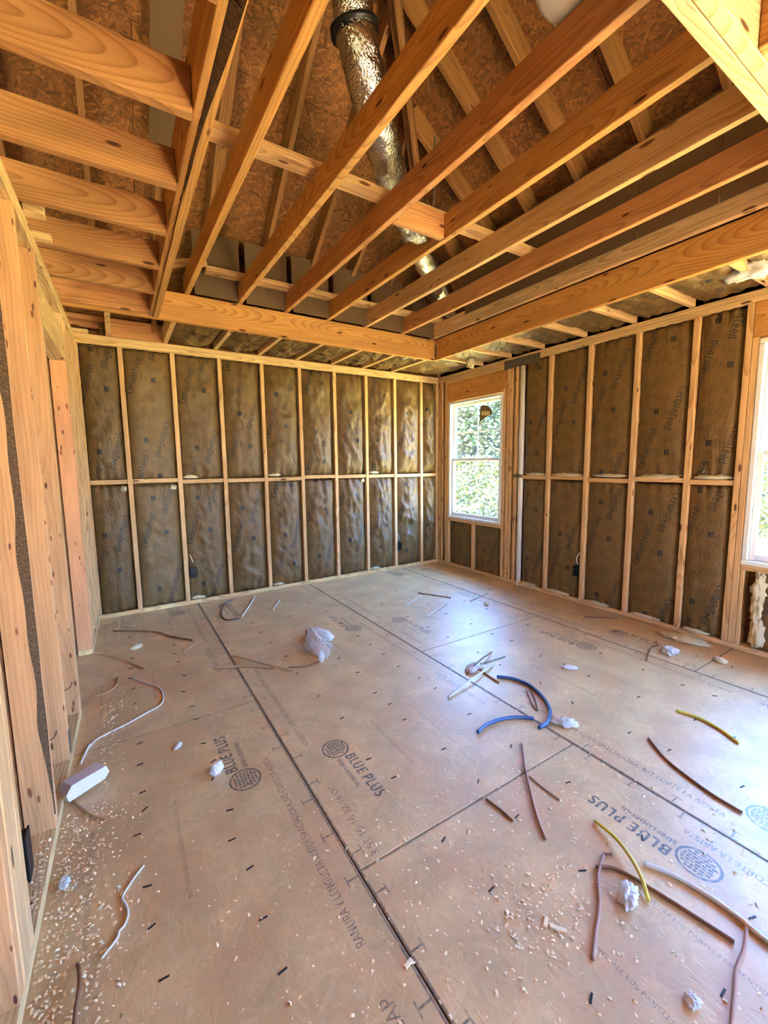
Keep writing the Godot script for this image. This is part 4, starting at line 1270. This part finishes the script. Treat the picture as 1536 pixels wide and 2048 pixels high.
	for side in [1.0, -1.0]:
		for i in 13:
			var row := []
			var ur := []
			for j in 19:
				var u := j / 18.0
				var v := i / 12.0 if side > 0 else 1.0 - i / 12.0
				var top := 0.165 - 0.085 * u + 0.018 * f.get_noise_2d(u * 1.5, 3.0)
				var x := -0.13 + 0.26 * u + 0.02 * f.get_noise_2d(v, u)
				var z: float = 0.018 * sin(u * 2.6) - 0.02 - 0.05 * v + 0.012 * f.get_noise_2d(u * 2.0, v * 2.0 + 9.0) + side * 0.014 * sin(PI * clampf(u, 0.02, 0.98)) * (1.0 - v * 0.6)
				row.append(Vector3(x, 0.002 + v * top, z)); ur.append(Vector2(u, v))
			rows.append(row); uvs.append(ur)
	put(ch, "torn_sheet", grid(rows, uvs), M.fluff_white)
	var blk := put(ch, "torn_block", lump_mesh(Vector3(0.27, 0.075, 0.12), 58, 0.3, 14), M.fluff_white)
	blk.position = Vector3(-0.17, 0.035, -0.22)
	var pap := put(ch, "paper_backing", box_mesh(Vector3(0.17, 0.055, 0.004), 0.001), plain(Color(0.62, 0.46, 0.28), 0.7))
	pap.position = Vector3(-0.18, 0.034, -0.155)
	pap.set_meta("label", "brown paper backing of the torn piece")
	put(ch, "torn_strip", lump_mesh(Vector3(0.04, 0.09, 0.04), 59, 0.6, 10), M.fluff_white).position = Vector3(0.13, 0.04, 0.05)
	# a white cut block by the left wall
	var wb := root("insulation_block", Vector3(-3.83, 0.0, 2.33))
	wb.rotation.y = 0.5
	tag(wb, "white chipped block lying at the foot of the left wall", "insulation scrap")
	var bm := put(wb, "block", slab_mesh(PackedVector2Array([Vector2(-0.075, 0.0), Vector2(0.06, 0.0), Vector2(0.082, 0.018), Vector2(0.075, 0.048), Vector2(-0.055, 0.056), Vector2(-0.08, 0.03)]), 0.085, 0.5), plain(Color(0.87, 0.85, 0.84), 0.8))
	bm.transform = Transform3D(Basis.from_euler(Vector3(-0.18, 0, 0.05)), Vector3(0, 0.004, -0.04))
	put(wb, "slit", box_mesh(Vector3(0.09, 0.002, 0.006), 0.0005), plain(Color(0.45, 0.32, 0.28), 0.9)).transform = Transform3D(Basis.from_euler(Vector3(0, 0.4, 0)), Vector3(-0.005, 0.0605, 0.0))
	put(wb, "crumb", lump_mesh(Vector3(0.05, 0.04, 0.04), 80, 0.5, 10), M.fluff_white).position = Vector3(-0.07, 0.018, -0.06)
	scrap("insulation_scrap", Vector3(-3.343, 0, 2.535), Vector3(0.065, 0.05, 0.045), 81, 0.7, M.fluff_white, "small white scrap left of the round floor stamp nearest the left wall")
	scrap("insulation_scrap", Vector3(-1.775, 0, 3.165), Vector3(0.105, 0.045, 0.05), 82, -0.9, M.fluff_white, "white torn scrap beside the end of the longer blue tube", "insulation scrap", 0.7)
	scrap("insulation_scrap", Vector3(-2.385, 0, 3.80), Vector3(0.085, 0.036, 0.045), 83, 0.3, M.fluff_white, "white wispy tuft beside the near yellow cable", "insulation scrap", 0.7)
	scrap("insulation_scrap", Vector3(-1.222, 0, 2.815), Vector3(0.10, 0.025, 0.035), 84, -0.8, M.fluff_white, "white sliver of insulation right of the blue tubes")
	scrap("insulation_scrap", Vector3(-0.13, 0, 3.02), Vector3(0.13, 0.04, 0.30), 85, 0.15, M.fluff, "pale long clump along the foot of the window wall")
	scrap("insulation_scrap", Vector3(-0.446, 0, 3.062), Vector3(0.10, 0.05, 0.09), 86, 0.3, M.fluff_white, "pale tuft on the floor in front of the clump by the window wall", "insulation scrap", 0.7)
	scrap("insulation_scrap", Vector3(-0.312, 0, 3.305), Vector3(0.09, 0.03, 0.07), 87, 0.9, M.fluff, "pale tuft farthest right by the foot of the window wall")
	scrap("insulation_scrap", Vector3(-3.468, 0, 2.248), Vector3(0.03, 0.012, 0.06), 88, -0.6, M.fluff_white, "thin white flake before the doorway on the printed row")
	scrap("insulation_scrap", Vector3(-2.508, 0, 4.02), Vector3(0.035, 0.02, 0.03), 89, 0.1, M.fluff_white, "tiny white tuft at the lower right near the viewer", "insulation scrap", 0.8)
	scrap("insulation_scrap", Vector3(-3.588, 0, 0.858), Vector3(0.08, 0.03, 0.05), 90, 0.4, M.fluff, "pale tan scrap near the far left corner")
	scrap("insulation_scrap", Vector3(-1.76, 0, 2.475), Vector3(0.13, 0.03, 0.07), 91, 0.4, M.fluff_white, "white strip of sheathing in the bundle of cable ends")
	scrap("insulation_scrap", Vector3(-0.75, 0, 1.62), Vector3(0.05, 0.03, 0.035), 92, 0.4, M.fluff, "small pale scrap in the middle of the floor before the white pipe")
	scrap("insulation_scrap", Vector3(-3.86, 0, 2.79), Vector3(0.03, 0.02, 0.05), 93, 0.2, M.fluff_white, "small white tuft at the foot of the nearest left stud")
	for q in [[-2.655, 3.705, 0.5, 0.030], [-2.64, 3.735, -0.9, 0.045], [-3.052, 3.571, 0.2, 0.028]]:
		var o := put(self, "wood_offcut", box_mesh(Vector3(q[3], 0.006, 0.011), 0.001, off()), M.chip)
		o.position = Vector3(q[0], 0.003, q[1])
		o.rotation.y = q[2]
		tag(o, "small pale wood splinter lying " + ("on the sheet joint near the viewer" if q[0] < -3.0 else ("crosswise among the chips near the viewer" if q[2] > 0 else "lengthwise among the chips near the viewer")), "wood offcut")
	# shavings
	var cm := grid([[Vector3(-0.5, 0, -0.2), Vector3(-0.5, 0, 0.2)], [Vector3(-0.2, 0.22, -0.24), Vector3(-0.2, 0.22, 0.24)], [Vector3(0.2, 0.2, -0.2), Vector3(0.2, 0.2, 0.2)], [Vector3(0.5, 0.02, -0.1), Vector3(0.5, 0.02, 0.14)]], [[Vector2(0, 0), Vector2(0, 1)], [Vector2(0.3, 0), Vector2(0.3, 1)], [Vector2(0.6, 0), Vector2(0.6, 1)], [Vector2(1, 0), Vector2(1, 1)]])
	var mm := MultiMesh.new()
	mm.transform_format = MultiMesh.TRANSFORM_3D
	mm.mesh = cm
	var tr := []
	var r := RandomNumberGenerator.new()
	r.seed = 404
	for k in 3600:
		var x := r.randf_range(-3.8, -0.1)
		var z := r.randf_range(0.1, 4.25)
		var y := 0.001
		if k < 800:
			z = r.randf_range(2.45, 3.35); x = XL(z) + absf(r.randfn(0, 0.11)) + 0.005
		elif k < 1000:
			z = r.randf_range(2.6, 2.98); x = XL(z) - r.randf_range(0.01, 0.085); y = 0.039
		elif k < 1400:
			z = absf(r.randfn(0.25, 0.14)) + 0.02; x = -3.72 + r.randfn(0, 0.16)
			if x < -3.8: x = -3.7
		elif k < 1600:
			x = -2.65 + r.randfn(0, 0.10); z = 3.68 + r.randfn(0, 0.09)
		elif k < 1800:
			x = -3.78 + absf(r.randfn(0, 0.05)); z = 1.85 + r.randfn(0, 0.22)
		elif k < 2500:
			z = 3.5 + r.randfn(0, 0.35); x = r.randf_range(-3.5, -1.7)
		if z > 4.3: z = 4.2
		var s := r.randf_range(0.005, 0.016) * (0.8 if k > 2500 else 1.0)
		tr.append(Transform3D(Basis.from_euler(Vector3(r.randfn(0, 0.25), r.randf() * TAU, r.randfn(0, 0.2))).scaled(Vector3(s, s * r.randf_range(0.5, 1.3), s)), Vector3(x, y, z)))
	mm.instance_count = tr.size()
	for k in tr.size(): mm.set_instance_transform(k, tr[k])
	var mi := MultiMeshInstance3D.new()
	mi.name = "wood_shavings"
	mi.multimesh = mm
	var chip2: StandardMaterial3D = M.chip.duplicate()
	chip2.cull_mode = BaseMaterial3D.CULL_DISABLED
	mi.material_override = chip2
	add_child(mi)
	tag(mi, "pale drill shavings and sawdust scattered over the subfloor", "shavings", "", "stuff")

func build_outside() -> void:
	var g := setting("ground", "sunlit lawn outside the windows", "ground")
	var p := []
	var uv := []
	var f := noise(0.08, 60, 3)
	for i in 25:
		var row := []
		var ur := []
		for j in 25:
			var x := -30.0 + j * 3.2
			var z := -45.0 + i * 3.2
			row.append(Vector3(x, -0.75 + 0.25 * f.get_noise_2d(x, z) + (0.05 * maxf(x - 6.0, 0.0)), z)); ur.append(Vector2(x, z) * 0.3)
		p.append(row); uv.append(ur)
	put(g, "lawn", grid(p, uv), M.grass)
	var r := RandomNumberGenerator.new()
	r.seed = 88
	# [x, z, height, crown radius, crown base, leaf colour kind, label]
	var list := [
		[8.0, -6.8, 1.9, 1.6, 0.0, 1, "yellow-green bush in the lower part of the corner window"],
		[11.6, -9.2, 4.6, 2.6, 0.9, 0, "dark leafy tree in the middle of the corner window"],
		[10.0, -10.9, 4.4, 2.3, 0.6, 0, "blue-green tree at the left of the corner window"],
		[14.2, -9.2, 5.0, 3.0, 0.8, 1, "bright tree behind the others at the right of the corner window"],
		[14.0, -13.5, 5.6, 3.3, 0.9, 0, "far tree behind the blue-green one"],
		[7.4, -5.2, 1.1, 1.1, 0.0, 2, "low pale shrub nearest the corner window"],
		[10.6, -6.4, 2.6, 1.8, 0.1, 1, "round bright shrub right of the yellow-green bush"],
		[9.5, 0.1, 1.9, 1.5, 0.0, 1, "bright shrub seen low in the far right window"],
		[13.0, -0.9, 4.6, 2.6, 0.7, 0, "tree seen high in the far right window"],
		[22.0, 7.6, 4.4, 2.8, 0.7, 0, "tree beside the garden opposite the far right window"],
		[12.0, -3.4, 2.8, 2.0, 0.1, 1, "bushy shrub between the two window views"],
		[17.5, -4.6, 5.6, 3.6, 0.9, 0, "tall tree at the back of the garden"],
		[18.0, -17.0, 6.6, 4.0, 1.0, 1, "tallest far tree behind everything else"],
		[12.5, -16.5, 5.6, 3.4, 0.5, 0, "far tree at the left edge of the corner window"]]
	for q in list:
		var bush: bool = q[4] < 0.2
		var at := Vector3(q[0], -0.75 + 0.05 * maxf(q[0] - 6.0, 0.0), q[1])
		var t := root("shrub" if bush else "tree", at)
		tag(t, q[6], "shrub" if bush else "tree")
		var trunk := PackedVector3Array([Vector3(0, -0.2, 0), Vector3(0.06, q[2] * 0.25, 0.03), Vector3(-0.03, q[2] * 0.5, 0.05), Vector3(0.04, q[2] * 0.8, 0)])
		put(t, "stem" if bush else "trunk", tube_mesh(smooth(trunk), 0.03 + q[2] * 0.017, 9), M.trunk)
		var mm := MultiMesh.new()
		mm.transform_format = MultiMesh.TRANSFORM_3D
		mm.use_colors = true
		var lf := Mb.new()
		lf.quad(Vector3(0, 0, 0), Vector3(0.32, 0.06, 0.5), Vector3(0, 0, 1), Vector3(-0.32, 0.06, 0.5), Vector3.UP, Vector2.ZERO, Vector2(1, 0), Vector2(1, 1), Vector2(0, 1))
		mm.mesh = lf.done()
		var n := 5200 if bush else 11000
		mm.instance_count = n
		var cl := []
		for k in 26: cl.append([Vector3(r.randfn(0, 0.5), r.randf(), r.randfn(0, 0.5)), r.randf_range(0.6, 1.3)])
		for k in n:
			var c = cl[k % cl.size()]
			var hh: float = q[2] - q[4]
			var taper := sin(clampf(c[0].y * 0.85 + 0.12, 0, 1) * PI)
			var pos: Vector3 = Vector3(c[0].x * q[3] * taper, q[4] + c[0].y * hh, c[0].z * q[3] * taper) + Vector3(r.randfn(0, 0.25), r.randfn(0, 0.22), r.randfn(0, 0.25)) * q[3] * c[1]
			pos.y = maxf(pos.y, 0.03)
			var s := r.randf_range(0.12, 0.24) * (0.75 if bush else 1.2)
			mm.set_instance_transform(k, Transform3D(Basis.from_euler(Vector3(r.randf_range(-0.9, 0.9), r.randf() * TAU, r.randf_range(-0.9, 0.9))).scaled(Vector3.ONE * s), pos))
			var base: Color = [Color(0.009, 0.028, 0.009), Color(0.026, 0.042, 0.003), Color(0.03, 0.043, 0.008)][q[5]]
			mm.set_instance_color(k, base * r.randf_range(0.6, 1.45))
		var mi := MultiMeshInstance3D.new()
		mi.name = "foliage"
		mi.multimesh = mm
		mi.material_override = M.leaf
		mi.set_meta("kind", "stuff")
		t.add_child(mi, true)
